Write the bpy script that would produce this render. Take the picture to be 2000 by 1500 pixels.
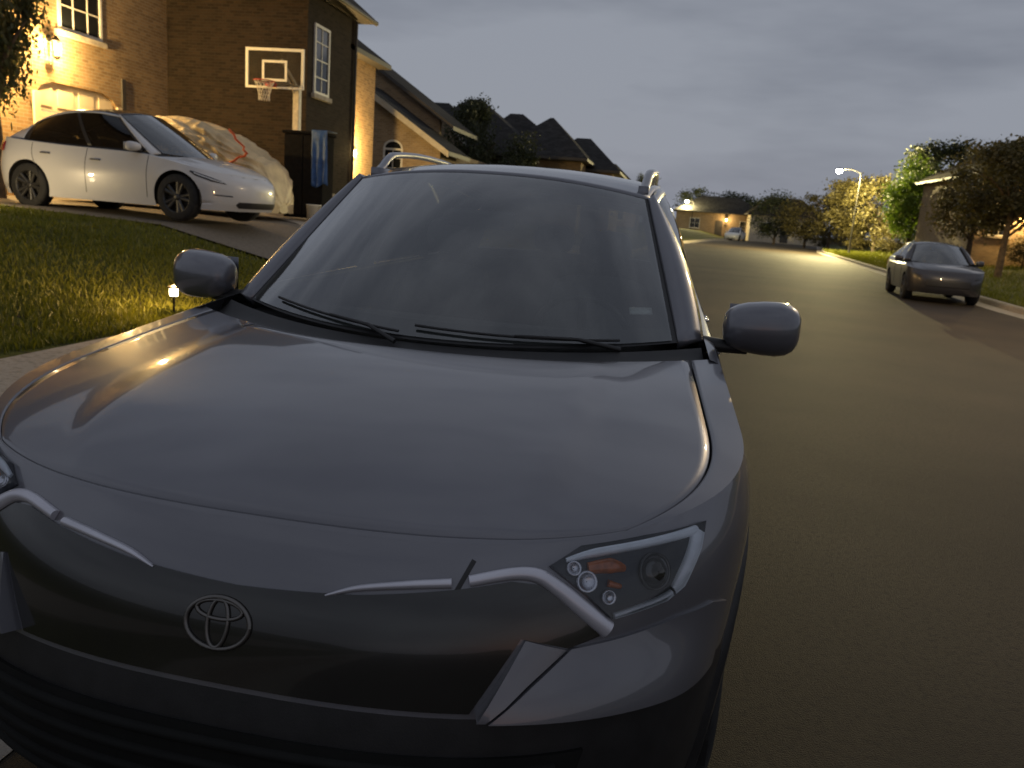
import bpy, bmesh, math, random
from mathutils import Vector, Matrix, noise
R = math.radians
for o in list(bpy.data.objects): bpy.data.objects.remove(o)
SC = bpy.context.scene
COL = SC.collection
# ------------------------------------------------------------------ camera, world, sun, exposure
cam = bpy.data.cameras.new('camera'); cam_o = bpy.data.objects.new('camera', cam); COL.objects.link(cam_o)
cam.sensor_width = 36; cam.lens = 36*1570/2000; cam.clip_end = 2000; cam.clip_start = .02
cam.dof.use_dof = True; cam.dof.focus_distance = 1.75; cam.dof.aperture_fstop = 7.0
YAW, PIT, ROL = .1749, .2109, .0779
fw = Vector((-math.sin(YAW)*math.cos(PIT), math.cos(YAW)*math.cos(PIT), -math.sin(PIT)))
rt = Vector((math.cos(YAW), math.sin(YAW), 0)); up = rt.cross(fw)
r2 = rt*math.cos(ROL)+up*math.sin(ROL); u2 = -rt*math.sin(ROL)+up*math.cos(ROL)
cam_o.matrix_world = Matrix(((r2.x,u2.x,-fw.x,.668),(r2.y,u2.y,-fw.y,-1.125),(r2.z,u2.z,-fw.z,1.4485),(0,0,0,1)))
SC.camera = cam_o
SC.view_settings.view_transform = 'Standard'; SC.view_settings.look = 'None'
SC.view_settings.exposure = 0.40; SC.view_settings.gamma = 1
SUN_EL, SUN_ROT = R(1.5), R(150)
w = bpy.data.worlds.new('World'); SC.world = w; w.use_nodes = True
nt = w.node_tree; nt.nodes.clear()
out = nt.nodes.new('ShaderNodeOutputWorld'); bg = nt.nodes.new('ShaderNodeBackground')
sky = nt.nodes.new('ShaderNodeTexSky'); sky.sky_type = 'NISHITA'; sky.sun_disc = False
sky.sun_elevation = SUN_EL; sky.sun_rotation = SUN_ROT
tc = nt.nodes.new('ShaderNodeTexCoord'); mp = nt.nodes.new('ShaderNodeMapping'); mp.inputs['Scale'].default_value = (1.1, 1.1, 4.5)
nz = nt.nodes.new('ShaderNodeTexNoise'); nz.inputs['Scale'].default_value = 1.6; nz.inputs['Detail'].default_value = 5; nz.inputs['Roughness'].default_value = .55
rp = nt.nodes.new('ShaderNodeValToRGB')
rp.color_ramp.elements[0].position = .38; rp.color_ramp.elements[0].color = (.93, 1.02, 1.26, 1)
rp.color_ramp.elements[1].position = .60; rp.color_ramp.elements[1].color = (1.46, 1.57, 1.84, 1)
mx = nt.nodes.new('ShaderNodeMixRGB'); mx.blend_type = 'MIX'; mx.inputs[0].default_value = .96
nt.links.new(tc.outputs['Generated'], mp.inputs[0]); nt.links.new(mp.outputs[0], nz.inputs['Vector'])
nt.links.new(nz.outputs['Fac'], rp.inputs[0]); nt.links.new(sky.outputs[0], mx.inputs[1]); nt.links.new(rp.outputs[0], mx.inputs[2])
nt.links.new(mx.outputs[0], bg.inputs[0]); bg.inputs[1].default_value = .15
nt.links.new(bg.outputs[0], out.inputs[0])
sl = bpy.data.lights.new('sun', 'SUN'); sl.energy = .04; sl.angle = R(25); sl.color = (1, .93, .85)
so = bpy.data.objects.new('sun', sl); COL.objects.link(so); so.rotation_euler = (R(70), 0, R(150))

# ------------------------------------------------------------------ helpers
def tag(o, label=None, cat=None, group=None, kind=None):
    if label: o['label'] = label
    if cat: o['category'] = cat
    if group: o['group'] = group
    if kind: o['kind'] = kind
    return o
def empty(name, loc=(0,0,0), rz=0, parent=None):
    o = bpy.data.objects.new(name, None); COL.objects.link(o); o.location = loc; o.rotation_euler = (0,0,rz)
    o.empty_display_size = .1
    if parent: o.parent = parent
    return o
class MB:
    def __init__(s): s.v=[]; s.f=[]; s.m=[]
    def add(s, vs, fs, mi=0):
        k=len(s.v); s.v += [tuple(v) for v in vs]; s.f += [tuple(i+k for i in f) for f in fs]; s.m += [mi]*len(fs)
    def box(s, x0,x1,y0,y1,z0,z1, mi=0):
        s.add([(x0,y0,z0),(x1,y0,z0),(x1,y1,z0),(x0,y1,z0),(x0,y0,z1),(x1,y0,z1),(x1,y1,z1),(x0,y1,z1)],
              [(0,3,2,1),(4,5,6,7),(0,1,5,4),(1,2,6,5),(2,3,7,6),(3,0,4,7)], mi)
    def grid(s, rows, mi=0, closed=False, flip=False):
        nr=len(rows); nc=len(rows[0]); vs=[p for r in rows for p in r]; fs=[]
        for i in range(nr-1):
            for j in range(nc if closed else nc-1):
                a=i*nc+j; b=i*nc+(j+1)%nc; f=(a,b,b+nc,a+nc)
                fs.append(f[::-1] if flip else f)
        s.add(vs, fs, mi)
    def tube(s, pts, r, n=8, mi=0, cap=True, flat=1.0):
        pts=[Vector(p) for p in pts]; rows=[]; pu=None
        for i,p in enumerate(pts):
            d=(pts[min(i+1,len(pts)-1)]-pts[max(i-1,0)]).normalized()
            if pu is None:
                pu=Vector((0,0,1)) if abs(d.z)<.9 else Vector((1,0,0))
            a=d.cross(pu)
            if a.length<1e-6: a=d.orthogonal()
            a.normalize(); b=a.cross(d).normalized(); pu=b
            rr=r[i] if isinstance(r,(list,tuple)) else r
            rows.append([p+a*rr*math.cos(2*math.pi*k/n)+b*rr*flat*math.sin(2*math.pi*k/n) for k in range(n)])
        s.grid(rows, mi, closed=True, flip=True)
        if cap:
            k=len(s.v)
            s.add(rows[0],[tuple(range(n))],mi); s.add(rows[-1],[tuple(range(n))[::-1]],mi)
    def lathe(s, prof, n=24, M=None, mi=0):
        rows=[]
        for r,z in prof:
            row=[Vector((r*math.cos(2*math.pi*k/n), r*math.sin(2*math.pi*k/n), z)) for k in range(n)]
            rows.append([M@q for q in row] if M else row)
        s.grid(rows, mi, closed=True)
    def build(s, name, mats, parent=None, smooth=True, merge=0, mods=()):
        me=bpy.data.meshes.new(name); me.from_pydata(s.v, [], s.f)
        for m in (mats if isinstance(mats,(list,tuple)) else [mats]): me.materials.append(m)
        me.polygons.foreach_set('material_index', s.m)
        if smooth: me.polygons.foreach_set('use_smooth', [True]*len(s.f))
        if merge:
            bm=bmesh.new(); bm.from_mesh(me); bmesh.ops.remove_doubles(bm, verts=bm.verts, dist=merge)
            bmesh.ops.recalc_face_normals(bm, faces=bm.faces); bm.to_mesh(me); bm.free()
        me.update()
        o=bpy.data.objects.new(name, me); COL.objects.link(o)
        if parent: o.parent=parent
        for m in mods:
            if m[0]=='S':
                md=o.modifiers.new('solid','SOLIDIFY'); md.thickness=m[1]; md.offset=m[2]
            elif m[0]=='B':
                md=o.modifiers.new('bevel','BEVEL'); md.width=m[1]; md.segments=m[2]; md.limit_method='ANGLE'
            elif m[0]=='U':
                md=o.modifiers.new('sub','SUBSURF'); md.levels=m[1]; md.render_levels=m[1]
            elif m[0]=='E':
                md=o.modifiers.new('edge','EDGE_SPLIT'); md.split_angle=R(m[1])
        return o
def rbox(name, x0,x1,y0,y1,z0,z1, mat, parent=None, bev=.02, seg=3):
    m=MB(); m.box(x0,x1,y0,y1,z0,z1); return m.build(name, mat, parent, smooth=False, mods=[('B',bev,seg)])

# ------------------------------------------------------------------ materials
def newmat(name):
    m=bpy.data.materials.new(name); m.use_nodes=True; n=m.node_tree; n.nodes.clear()
    o=n.nodes.new('ShaderNodeOutputMaterial'); return m,n,o
def N(n, t, **kw):
    x=n.nodes.new(t)
    for k,v in kw.items():
        if k in x.inputs: x.inputs[k].default_value=v
        else: setattr(x,k,v)
    return x
def pmat(name, col, rough=.6, metal=0, var=.25, scale=6, bump=.0, bscale=80, coat=0, spec=.5, col2=None, detail=4, sheen=0):
    """principled with a noise-driven colour variation and bump in object space"""
    m,n,o=newmat(name)
    p=N(n,'ShaderNodeBsdfPrincipled'); p.inputs['Roughness'].default_value=rough; p.inputs['Metallic'].default_value=metal
    p.inputs['Coat Weight'].default_value=coat; p.inputs['Coat Roughness'].default_value=.04; p.inputs['Specular IOR Level'].default_value=spec
    t=N(n,'ShaderNodeTexCoord'); z=N(n,'ShaderNodeTexNoise',Scale=scale,Detail=detail)
    n.links.new(t.outputs['Object'], z.inputs['Vector'])
    c=N(n,'ShaderNodeMixRGB'); c2=col2 or tuple(max(0,x*(1-var)) for x in col); c1=col if col2 else tuple(x*(1+var*.6) for x in col)
    c.inputs[1].default_value=(*c2,1); c.inputs[2].default_value=(*c1,1)
    rr=N(n,'ShaderNodeValToRGB'); rr.color_ramp.elements[0].position=.35; rr.color_ramp.elements[1].position=.65
    n.links.new(z.outputs['Fac'], rr.inputs[0]); n.links.new(rr.outputs[0], c.inputs[0])
    n.links.new(c.outputs[0], p.inputs['Base Color'])
    if bump:
        z2=N(n,'ShaderNodeTexNoise',Scale=bscale,Detail=3); n.links.new(t.outputs['Object'], z2.inputs['Vector'])
        b=N(n,'ShaderNodeBump',Strength=bump,Distance=.02); n.links.new(z2.outputs['Fac'], b.inputs['Height']); n.links.new(b.outputs[0], p.inputs['Normal'])
    n.links.new(p.outputs[0], o.inputs[0]); return m
def emat(name, col, s):
    m,n,o=newmat(name); e=N(n,'ShaderNodeEmission'); e.inputs[0].default_value=(*col,1); e.inputs[1].default_value=s
    n.links.new(e.outputs[0], o.inputs[0]); return m
def glassmat(name, tint, haze=.03, hazecol=(.5,.55,.55), fmul=1.0):
    m,n,o=newmat(name)
    tr=N(n,'ShaderNodeBsdfTransparent'); tr.inputs[0].default_value=(*tint,1)
    gl=N(n,'ShaderNodeBsdfGlossy'); gl.inputs['Roughness'].default_value=.03
    df=N(n,'ShaderNodeBsdfDiffuse'); df.inputs[0].default_value=(*hazecol,1)
    fr=N(n,'ShaderNodeFresnel',IOR=1.55); mul=N(n,'ShaderNodeMath',operation='MULTIPLY'); mul.inputs[1].default_value=fmul; mul.use_clamp=True
    t=N(n,'ShaderNodeTexCoord'); z=N(n,'ShaderNodeTexNoise',Scale=3,Detail=5); n.links.new(t.outputs['Object'], z.inputs['Vector'])
    hz=N(n,'ShaderNodeMath',operation='MULTIPLY'); hz.inputs[1].default_value=haze*2; n.links.new(z.outputs['Fac'], hz.inputs[0])
    a=N(n,'ShaderNodeMixShader'); b=N(n,'ShaderNodeMixShader')
    n.links.new(hz.outputs[0], a.inputs[0]); n.links.new(tr.outputs[0], a.inputs[1]); n.links.new(df.outputs[0], a.inputs[2])
    n.links.new(fr.outputs[0], mul.inputs[0]); n.links.new(mul.outputs[0], b.inputs[0]); n.links.new(a.outputs[0], b.inputs[1]); n.links.new(gl.outputs[0], b.inputs[2])
    n.links.new(b.outputs[0], o.inputs[0]); return m
def brickmat(name, c1, c2, mortar, bw=.215, bh=.075, rough=.85):
    m,n,o=newmat(name); p=N(n,'ShaderNodeBsdfPrincipled'); p.inputs['Roughness'].default_value=rough; p.inputs['Specular IOR Level'].default_value=.12
    t=N(n,'ShaderNodeNewGeometry'); sp=N(n,'ShaderNodeSeparateXYZ'); n.links.new(t.outputs['Position'], sp.inputs[0])
    sn=N(n,'ShaderNodeSeparateXYZ'); n.links.new(t.outputs['True Normal'], sn.inputs[0])
    ab=N(n,'ShaderNodeMath',operation='ABSOLUTE'); n.links.new(sn.outputs[0], ab.inputs[0])
    gt=N(n,'ShaderNodeMath',operation='GREATER_THAN'); gt.inputs[1].default_value=.6; n.links.new(ab.outputs[0], gt.inputs[0])
    mixu=N(n,'ShaderNodeMix'); n.links.new(gt.outputs[0], mixu.inputs['Factor']); n.links.new(sp.outputs[0], mixu.inputs['A']); n.links.new(sp.outputs[1], mixu.inputs['B'])
    cb=N(n,'ShaderNodeCombineXYZ'); n.links.new(mixu.outputs[0], cb.inputs[0]); n.links.new(sp.outputs[2], cb.inputs[1])
    br=N(n,'ShaderNodeTexBrick'); br.inputs['Scale'].default_value=1; br.inputs['Brick Width'].default_value=bw; br.inputs['Row Height'].default_value=bh
    br.inputs['Mortar Size'].default_value=.008; br.inputs['Color1'].default_value=(*c1,1); br.inputs['Color2'].default_value=(*c2,1); br.inputs['Mortar'].default_value=(*mortar,1)
    n.links.new(cb.outputs[0], br.inputs['Vector'])
    z=N(n,'ShaderNodeTexNoise',Scale=1.3,Detail=5); n.links.new(t.outputs['Position'], z.inputs['Vector'])
    mm=N(n,'ShaderNodeMixRGB',blend_type='MULTIPLY'); mm.inputs[0].default_value=.6
    rr=N(n,'ShaderNodeValToRGB'); rr.color_ramp.elements[0].color=(.55,.55,.55,1); rr.color_ramp.elements[1].color=(1.2,1.2,1.2,1)
    n.links.new(z.outputs['Fac'], rr.inputs[0]); n.links.new(br.outputs['Color'], mm.inputs[1]); n.links.new(rr.outputs[0], mm.inputs[2])
    n.links.new(mm.outputs[0], p.inputs['Base Color'])
    b=N(n,'ShaderNodeBump',Strength=.5,Distance=.01); b.invert=True; n.links.new(br.outputs['Fac'], b.inputs['Height']); n.links.new(b.outputs[0], p.inputs['Normal'])
    n.links.new(p.outputs[0], o.inputs[0]); return m
def shinglemat(name, c):
    m=brickmat(name, c, tuple(x*.55 for x in c), tuple(x*.3 for x in c), .32, .11, .95); return m
def groundmat(name, c1, c2, c3, s1=.35, s2=18, bump=.4, rough=.9, bs=90, cracks=0, spec=.2):
    m,n,o=newmat(name); p=N(n,'ShaderNodeBsdfPrincipled'); p.inputs['Roughness'].default_value=rough; p.inputs['Specular IOR Level'].default_value=spec
    t=N(n,'ShaderNodeNewGeometry'); z=N(n,'ShaderNodeTexNoise',Scale=s1,Detail=6); z2=N(n,'ShaderNodeTexNoise',Scale=s2,Detail=4)
    n.links.new(t.outputs['Position'], z.inputs['Vector']); n.links.new(t.outputs['Position'], z2.inputs['Vector'])
    rr=N(n,'ShaderNodeValToRGB'); rr.color_ramp.elements[0].position=.35; rr.color_ramp.elements[1].position=.68
    rr.color_ramp.elements[0].color=(*c1,1); rr.color_ramp.elements[1].color=(*c2,1); n.links.new(z.outputs['Fac'], rr.inputs[0])
    m2=N(n,'ShaderNodeMixRGB'); m2.inputs[2].default_value=(*c3,1); r2=N(n,'ShaderNodeValToRGB'); r2.color_ramp.elements[0].position=.48; r2.color_ramp.elements[1].position=.72
    n.links.new(z2.outputs['Fac'], r2.inputs[0]); n.links.new(r2.outputs[0], m2.inputs[0]); n.links.new(rr.outputs[0], m2.inputs[1])
    last=m2.outputs[0]
    if cracks:
        zd=N(n,'ShaderNodeTexNoise',Scale=.8,Detail=4); n.links.new(t.outputs['Position'], zd.inputs['Vector'])
        ad=N(n,'ShaderNodeMixRGB'); ad.inputs[0].default_value=.18; n.links.new(t.outputs['Position'], ad.inputs[1]); n.links.new(zd.outputs['Color'], ad.inputs[2])
        vo=N(n,'ShaderNodeTexVoronoi',feature='DISTANCE_TO_EDGE',Scale=cracks); n.links.new(ad.outputs[0], vo.inputs['Vector'])
        lt=N(n,'ShaderNodeMath',operation='LESS_THAN'); lt.inputs[1].default_value=.012; n.links.new(vo.outputs['Distance'], lt.inputs[0])
        mk=N(n,'ShaderNodeMixRGB'); mk.inputs[2].default_value=(.012,.012,.012,1); sc=N(n,'ShaderNodeMath',operation='MULTIPLY'); sc.inputs[1].default_value=.7
        n.links.new(lt.outputs[0], sc.inputs[0]); n.links.new(sc.outputs[0], mk.inputs[0]); n.links.new(last, mk.inputs[1]); last=mk.outputs[0]
    n.links.new(last, p.inputs['Base Color'])
    z3=N(n,'ShaderNodeTexNoise',Scale=bs,Detail=3); n.links.new(t.outputs['Position'], z3.inputs['Vector'])
    b=N(n,'ShaderNodeBump',Strength=bump,Distance=.02); n.links.new(z3.outputs['Fac'], b.inputs['Height']); n.links.new(b.outputs[0], p.inputs['Normal'])
    n.links.new(p.outputs[0], o.inputs[0]); return m
def leafmat(name, c1, c2, rough=.6):
    m,n,o=newmat(name); d=N(n,'ShaderNodeBsdfPrincipled'); d.inputs['Roughness'].default_value=rough
    g=N(n,'ShaderNodeNewGeometry'); z=N(n,'ShaderNodeTexNoise',Scale=1.2,Detail=3); n.links.new(g.outputs['Position'], z.inputs['Vector'])
    ri=N(n,'ShaderNodeMixRGB'); ri.inputs[1].default_value=(*c1,1); ri.inputs[2].default_value=(*c2,1)
    ad=N(n,'ShaderNodeMath',operation='MULTIPLY_ADD'); ad.inputs[1].default_value=.5; n.links.new(g.outputs['Random Per Island'], ad.inputs[0]); n.links.new(z.outputs['Fac'], ad.inputs[2])
    sb=N(n,'ShaderNodeMath',operation='SUBTRACT'); sb.inputs[1].default_value=.25; sb.use_clamp=True; n.links.new(ad.outputs[0], sb.inputs[0])
    n.links.new(sb.outputs[0], ri.inputs[0]); n.links.new(ri.outputs[0], d.inputs['Base Color'])
    tl=N(n,'ShaderNodeBsdfTranslucent'); n.links.new(ri.outputs[0], tl.inputs[0])
    ms=N(n,'ShaderNodeMixShader'); ms.inputs[0].default_value=.3; n.links.new(d.outputs[0], ms.inputs[1]); n.links.new(tl.outputs[0], ms.inputs[2])
    n.links.new(ms.outputs[0], o.inputs[0]); return m

M_={}
M_['suv']=pmat('charcoal metallic paint',(.165,.163,.180),.36,.5,.11,2.2,bump=.03,bscale=700,coat=1,detail=8)
M_['white']=pmat('white car paint',(.56,.56,.56),.35,0,.04,2,coat=.8)
M_['dark']=pmat('dark car paint',(.030,.029,.034),.4,.3,.08,3,coat=.7)
M_['black']=pmat('black plastic',(.018,.017,.017),.5,0,.2,20,bump=.05,bscale=300)
M_['gloss']=pmat('piano black',(.016,.015,.013),.18,0,.2,4,coat=.6)
M_['rub']=pmat('tyre rubber',(.016,.016,.016),.85,0,.3,15,bump=.1)
M_['alloy']=pmat('alloy',(.42,.42,.43),.35,.8,.1,6)
M_['darkalloy']=pmat('dark alloy',(.06,.06,.06),.4,.7,.1,6)
M_['dchrome']=pmat('dark chrome',(.16,.15,.14),.35,.9,.1,8)
M_['chrome']=pmat('satin chrome',(.62,.62,.66),.24,.9,.06,8)
M_['trim']=pmat('satin silver trim',(.60,.59,.64),.36,.45,.08,8)
M_['refl']=pmat('headlight reflector',(.90,.94,.98),.3,.1,.06,40)
M_['amber']=pmat('amber lens',(.50,.13,.02),.25,0,.3,60,coat=.6)
M_['lens']=pmat('dark lamp interior',(.03,.032,.038),.3,.2,.2,10)
M_['glass']=glassmat('windscreen glass',(.80,.84,.82),.08,(.36,.40,.38),3.0)
M_['side']=glassmat('side glass',(.84,.87,.83),.02,(.3,.3,.3),1.2)
M_['tint']=glassmat('tinted glass',(.10,.10,.095),.03,(.1,.1,.1),1.2)
M_['cover']=glassmat('lamp cover',(.9,.92,.95),.015,(.6,.6,.6),1.0)
M_['inter']=pmat('interior fabric',(.085,.083,.082),.85,0,.2,30,bump=.2,bscale=300)
M_['head']=pmat('headliner',(.28,.28,.27),.9,0,.1,30)
M_['red']=pmat('red lens',(.25,.01,.01),.25,0,.2,20,coat=.5)
M_['paper']=pmat('pale sticker',(.55,.58,.57),.5,0,.12,60)
M_['mirror']=pmat('mirror face',(.8,.82,.85),.06,1,.05,3)
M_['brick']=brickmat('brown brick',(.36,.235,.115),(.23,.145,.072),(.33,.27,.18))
M_['shadebrick']=brickmat('shaded brick',(.045,.031,.020),(.025,.018,.012),(.040,.033,.026))  # house brick with shade put into its colour, for the walls behind the hoop
M_['brick2']=brickmat('tan brick',(.34,.25,.15),(.24,.17,.10),(.32,.28,.22))
M_['shingle']=shinglemat('grey shingles',(.055,.052,.05))
M_['shingle2']=shinglemat('brown shingles',(.085,.06,.035))
M_['fascia']=pmat('painted fascia',(.42,.38,.30),.6,0,.15,4)
M_['dfascia']=pmat('dark fascia',(.05,.045,.04),.6,0,.15,4)
M_['cream']=pmat('cream door paint',(.62,.52,.36),.55,0,.10,2,bump=.05)
M_['wframe']=pmat('white window frame',(.62,.60,.54),.5,0,.1,8)
M_['pane']=pmat('dark pane',(.012,.014,.016),.06,0,.2,1)
M_['stone']=pmat('cast stone',(.40,.35,.27),.8,0,.25,7,bump=.2)
M_['iron']=pmat('black iron',(.015,.014,.013),.45,.5,.2,20)
M_['pole']=pmat('painted pole',(.55,.48,.36),.5,.0,.2,10)
M_['dpole']=pmat('dark lamp post',(.03,.028,.025),.5,.4,.2,10)
M_['wpaint']=pmat('white board paint',(.80,.76,.62),.5,0,.06,10)
M_['acryl']=glassmat('clear acrylic',(.82,.80,.74),.05,(.4,.38,.33),.7)
M_['rim']=pmat('red rim',(.42,.05,.03),.45,.2,.2,10)
M_['net']=pmat('white net cord',(.72,.66,.52),.8,0,.15,30)
M_['tarp']=pmat('tan tarpaulin',(.60,.46,.25),.5,0,.22,3,bump=.35,bscale=18)
M_['orange']=pmat('orange strap',(.62,.10,.02),.6,0,.2,20)
M_['bin']=pmat('black resin',(.014,.013,.012),.9,0,.2,10,spec=.05)
M_['blue']=pmat('blue tarp',(.035,.10,.26),.6,0,.25,9,bump=.3,bscale=30)
M_['bark']=pmat('bark',(.07,.05,.035),.9,0,.4,9,bump=.6,bscale=40)
M_['tanbark']=pmat('tan bark',(.20,.13,.06),.9,0,.4,6,bump=.6,bscale=30)
M_['leafd']=leafmat('dark oak leaves',(.022,.028,.010),(.06,.07,.022))
M_['leafb']=leafmat('brown green leaves',(.065,.054,.014),(.125,.102,.030))
M_['leafg']=leafmat('bright green leaves',(.08,.13,.010),(.17,.25,.02))
M_['grass']=leafmat('grass blades',(.085,.096,.004),(.175,.178,.010))
M_['lawn']=groundmat('lawn soil',(.062,.066,.008),(.095,.096,.012),(.03,.026,.012),.5,9,.6)
M_['road']=groundmat('asphalt',(.029,.022,.0145),(.060,.045,.028),(.023,.018,.012),.42,40,.5,.72,190,0,spec=.20)
M_['slat']=pmat('matte slat',(.010,.010,.009),.75,0,.2,10,spec=.2)
M_['conc']=groundmat('concrete',(.30,.26,.21),(.38,.33,.27),(.22,.19,.15),.6,25,.3,.85,60)
M_['drive']=groundmat('driveway concrete',(.14,.12,.095),(.20,.17,.135),(.10,.085,.07),.4,20,.3,.8,60)
M_['bulb']=emat('warm lamp',(1,.72,.32),60)
M_['bulbw']=emat('street lamp glow',(1,.93,.62),160)
M_['bulbs']=emat('small lamp',(1,.80,.48),16)
M_['bulbg']=emat('green lamp',(.35,1,.1),5)
LAMP=dict(garage=420,garage2=640,entry=900,tan=420,far=150,street=15000,streetfar=2500,streetnear=560,path=45)
# ------------------------------------------------------------------ car body surfaces
def interp(pts,x):
    if x<=pts[0][0]: return pts[0][1]
    for (x0,y0),(x1,y1) in zip(pts,pts[1:]):
        if x<=x1: return y0+(y1-y0)*(x-x0)/(x1-x0)
    return pts[-1][1]
def smooth(pts,x):
    n=len(pts)
    if x<=pts[0][0]: return pts[0][1]
    if x>=pts[-1][0]: return pts[-1][1]
    for i in range(n-1):
        if x<=pts[i+1][0]:
            x0,y0=pts[i];x1,y1=pts[i+1]; h=x1-x0;t=(x-x0)/h
            m0=(pts[i+1][1]-pts[i-1][1])/(pts[i+1][0]-pts[i-1][0]) if i>0 else (y1-y0)/h
            m1=(pts[i+2][1]-pts[i][1])/(pts[i+2][0]-pts[i][0]) if i<n-2 else (y1-y0)/h
            return (2*t**3-3*t*t+1)*y0+(t**3-2*t*t+t)*h*m0+(-2*t**3+3*t*t)*y1+(t**3-t*t)*h*m1
def sstep(a,b,x):
    t=min(1,max(0,(x-a)/(b-a))); return t*t*(3-2*t)
class Car:
    def __init__(s, P): s.P=P
    def wf(s,z): return s.P['W']*smooth(s.P['wf'],z)
    def zs(s,y): return smooth(s.P['zs'],y)
    def front(s,a,z):
        P=s.P; e=2/P['nf']; sn=abs(math.sin(a))**e*(1 if a>=0 else -1); c=max(math.cos(a),0)**e
        return Vector((s.wf(z)*sn, P['Lf']*(1-c)+smooth(P['rec'],z)*c, z))
    def rear(s,a,z):      # a: 0 = centre rear, +-pi/2 = sides
        P=s.P; e=2/P['nr']; sn=abs(math.sin(a))**e*(1 if a>=0 else -1); c=max(math.cos(a),0)**e
        return Vector((s.wf(z)*sn, P['L']-P['Lr']*(1-c)-smooth(P['recr'],z)*c, z))
    def cols(s):
        """closed ring of column functions z->point, starting at front centre going to +x"""
        P=s.P; out=[]; nf=26; ns=P.get('ns',84); nr=16; h=math.pi/2
        for i in range(nf): out.append(('f',h*i/nf))
        for i in range(ns): out.append(('s',(P['Lf']+(P['L']-P['Lr']-P['Lf'])*i/ns,1)))
        for i in range(nr): out.append(('r',h*(1-i/nr)))
        left=[]
        for k,p in out[1:]: left.append((k,-p) if k!='s' else ('s',(p[0],-1)))
        return out+[('r',0.0)]+left[::-1]
    def at(s,col,z):
        k,p=col
        if k=='f': return s.front(p,z)
        if k=='r': return s.rear(p,z)
        return Vector((s.wf(z)*p[1],p[0],z))
    def ztop(s,col):
        y=s.at(col,.9).y
        return s.zs(y)
    def nrm(s,a,z,side=None):
        d=.004
        if side is None:
            A=s.front(a+d,z)-s.front(a-d,z); B=s.front(a,z+d)-s.front(a,z-d)
            n=A.cross(B).normalized(); q=s.front(a,z)-Vector((0,2.2,z)); return n if n.dot(q)>0 else -n
    def shx(s,y):
        """half width at the shoulder for a given y"""
        P=s.P
        z=s.zs(y); w=s.wf(z)
        if y<P['Lf']:
            c=min(1,max(0,(1-y/P['Lf']))); return w*(1-c**P['nf'])**(1/P['nf'])
        if y>P['L']-P['Lr']:
            c=min(1,(y-(P['L']-P['Lr']))/P['Lr']); return w*max(0,(1-c**P['nr']))**(1/P['nr'])
        return w
def arch(me_mb, car, P, rad):
    """open the wheel arches in a grid: drop faces inside the circle and pull the rim vertices onto it"""
    vs=me_mb.v; keep=[]; km=[]
    def inside(p):
        if abs(p[0])<P['W']*.72: return False
        return any(math.hypot(p[1]-y,p[2]-P['wr'])<rad for y in P['axles'])
    for f,m in zip(me_mb.f,me_mb.m):
        c=[sum(vs[i][k] for i in f)/len(f) for k in range(3)]
        if inside(c): continue
        keep.append(f); km.append(m)
    used={}
    for f in keep:
        n=len(f)
        for i in range(n):
            e=tuple(sorted((f[i],f[(i+1)%n]))); used[e]=used.get(e,0)+1
    b=set(i for e,c in used.items() if c==1 for i in e)
    for i in b:
        p=vs[i]
        if abs(p[0])<P['W']*.72: continue
        for y in P['axles']:
            d=math.hypot(p[1]-y,p[2]-P['wr'])
            if d<rad*1.25 and p[2]>P['z0']+.005:
                k=rad/d; vs[i]=(p[0],y+(p[1]-y)*k,P['wr']+(p[2]-P['wr'])*k)
    me_mb.f=keep; me_mb.m=km
def fpatch(car, poly, off, step=(.03,.02), thick=.0):
    """polygon in (a,z) on the front surface -> conforming mesh, optionally with rim walls"""
    bm=bmesh.new(); bm.faces.new([bm.verts.new((a,z,0)) for a,z in poly])
    for ax,st in ((0,step[0]),(1,step[1])):
        lo=min(p[ax] for p in poly); hi=max(p[ax] for p in poly); k=math.floor(lo/st)+1
        while k*st<hi:
            no=(1,0,0) if ax==0 else (0,1,0); co=[0,0,0]; co[ax]=k*st+1e-5
            bmesh.ops.bisect_plane(bm, geom=bm.verts[:]+bm.edges[:]+bm.faces[:], plane_co=co, plane_no=no); k+=1
    mb=MB(); bm.verts.index_update(); bm.verts.ensure_lookup_table()
    of=off if callable(off) else (lambda a,z:off)
    P3=[car.front(v.co.x,v.co.y)+car.nrm(v.co.x,v.co.y)*of(v.co.x,v.co.y) for v in bm.verts]
    mb.add(P3,[[v.index for v in f.verts] for f in bm.faces])
    if thick:
        for e in bm.edges:
            if len(e.link_faces)==1:
                a,b=e.verts
                A=P3[a.index];B=P3[b.index]; na=car.nrm(a.co.x,a.co.y)*thick; nb=car.nrm(b.co.x,b.co.y)*thick
                mb.add([A,B,B-nb,A-na],[(0,1,2,3)])
    bm.free(); return mb
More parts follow.
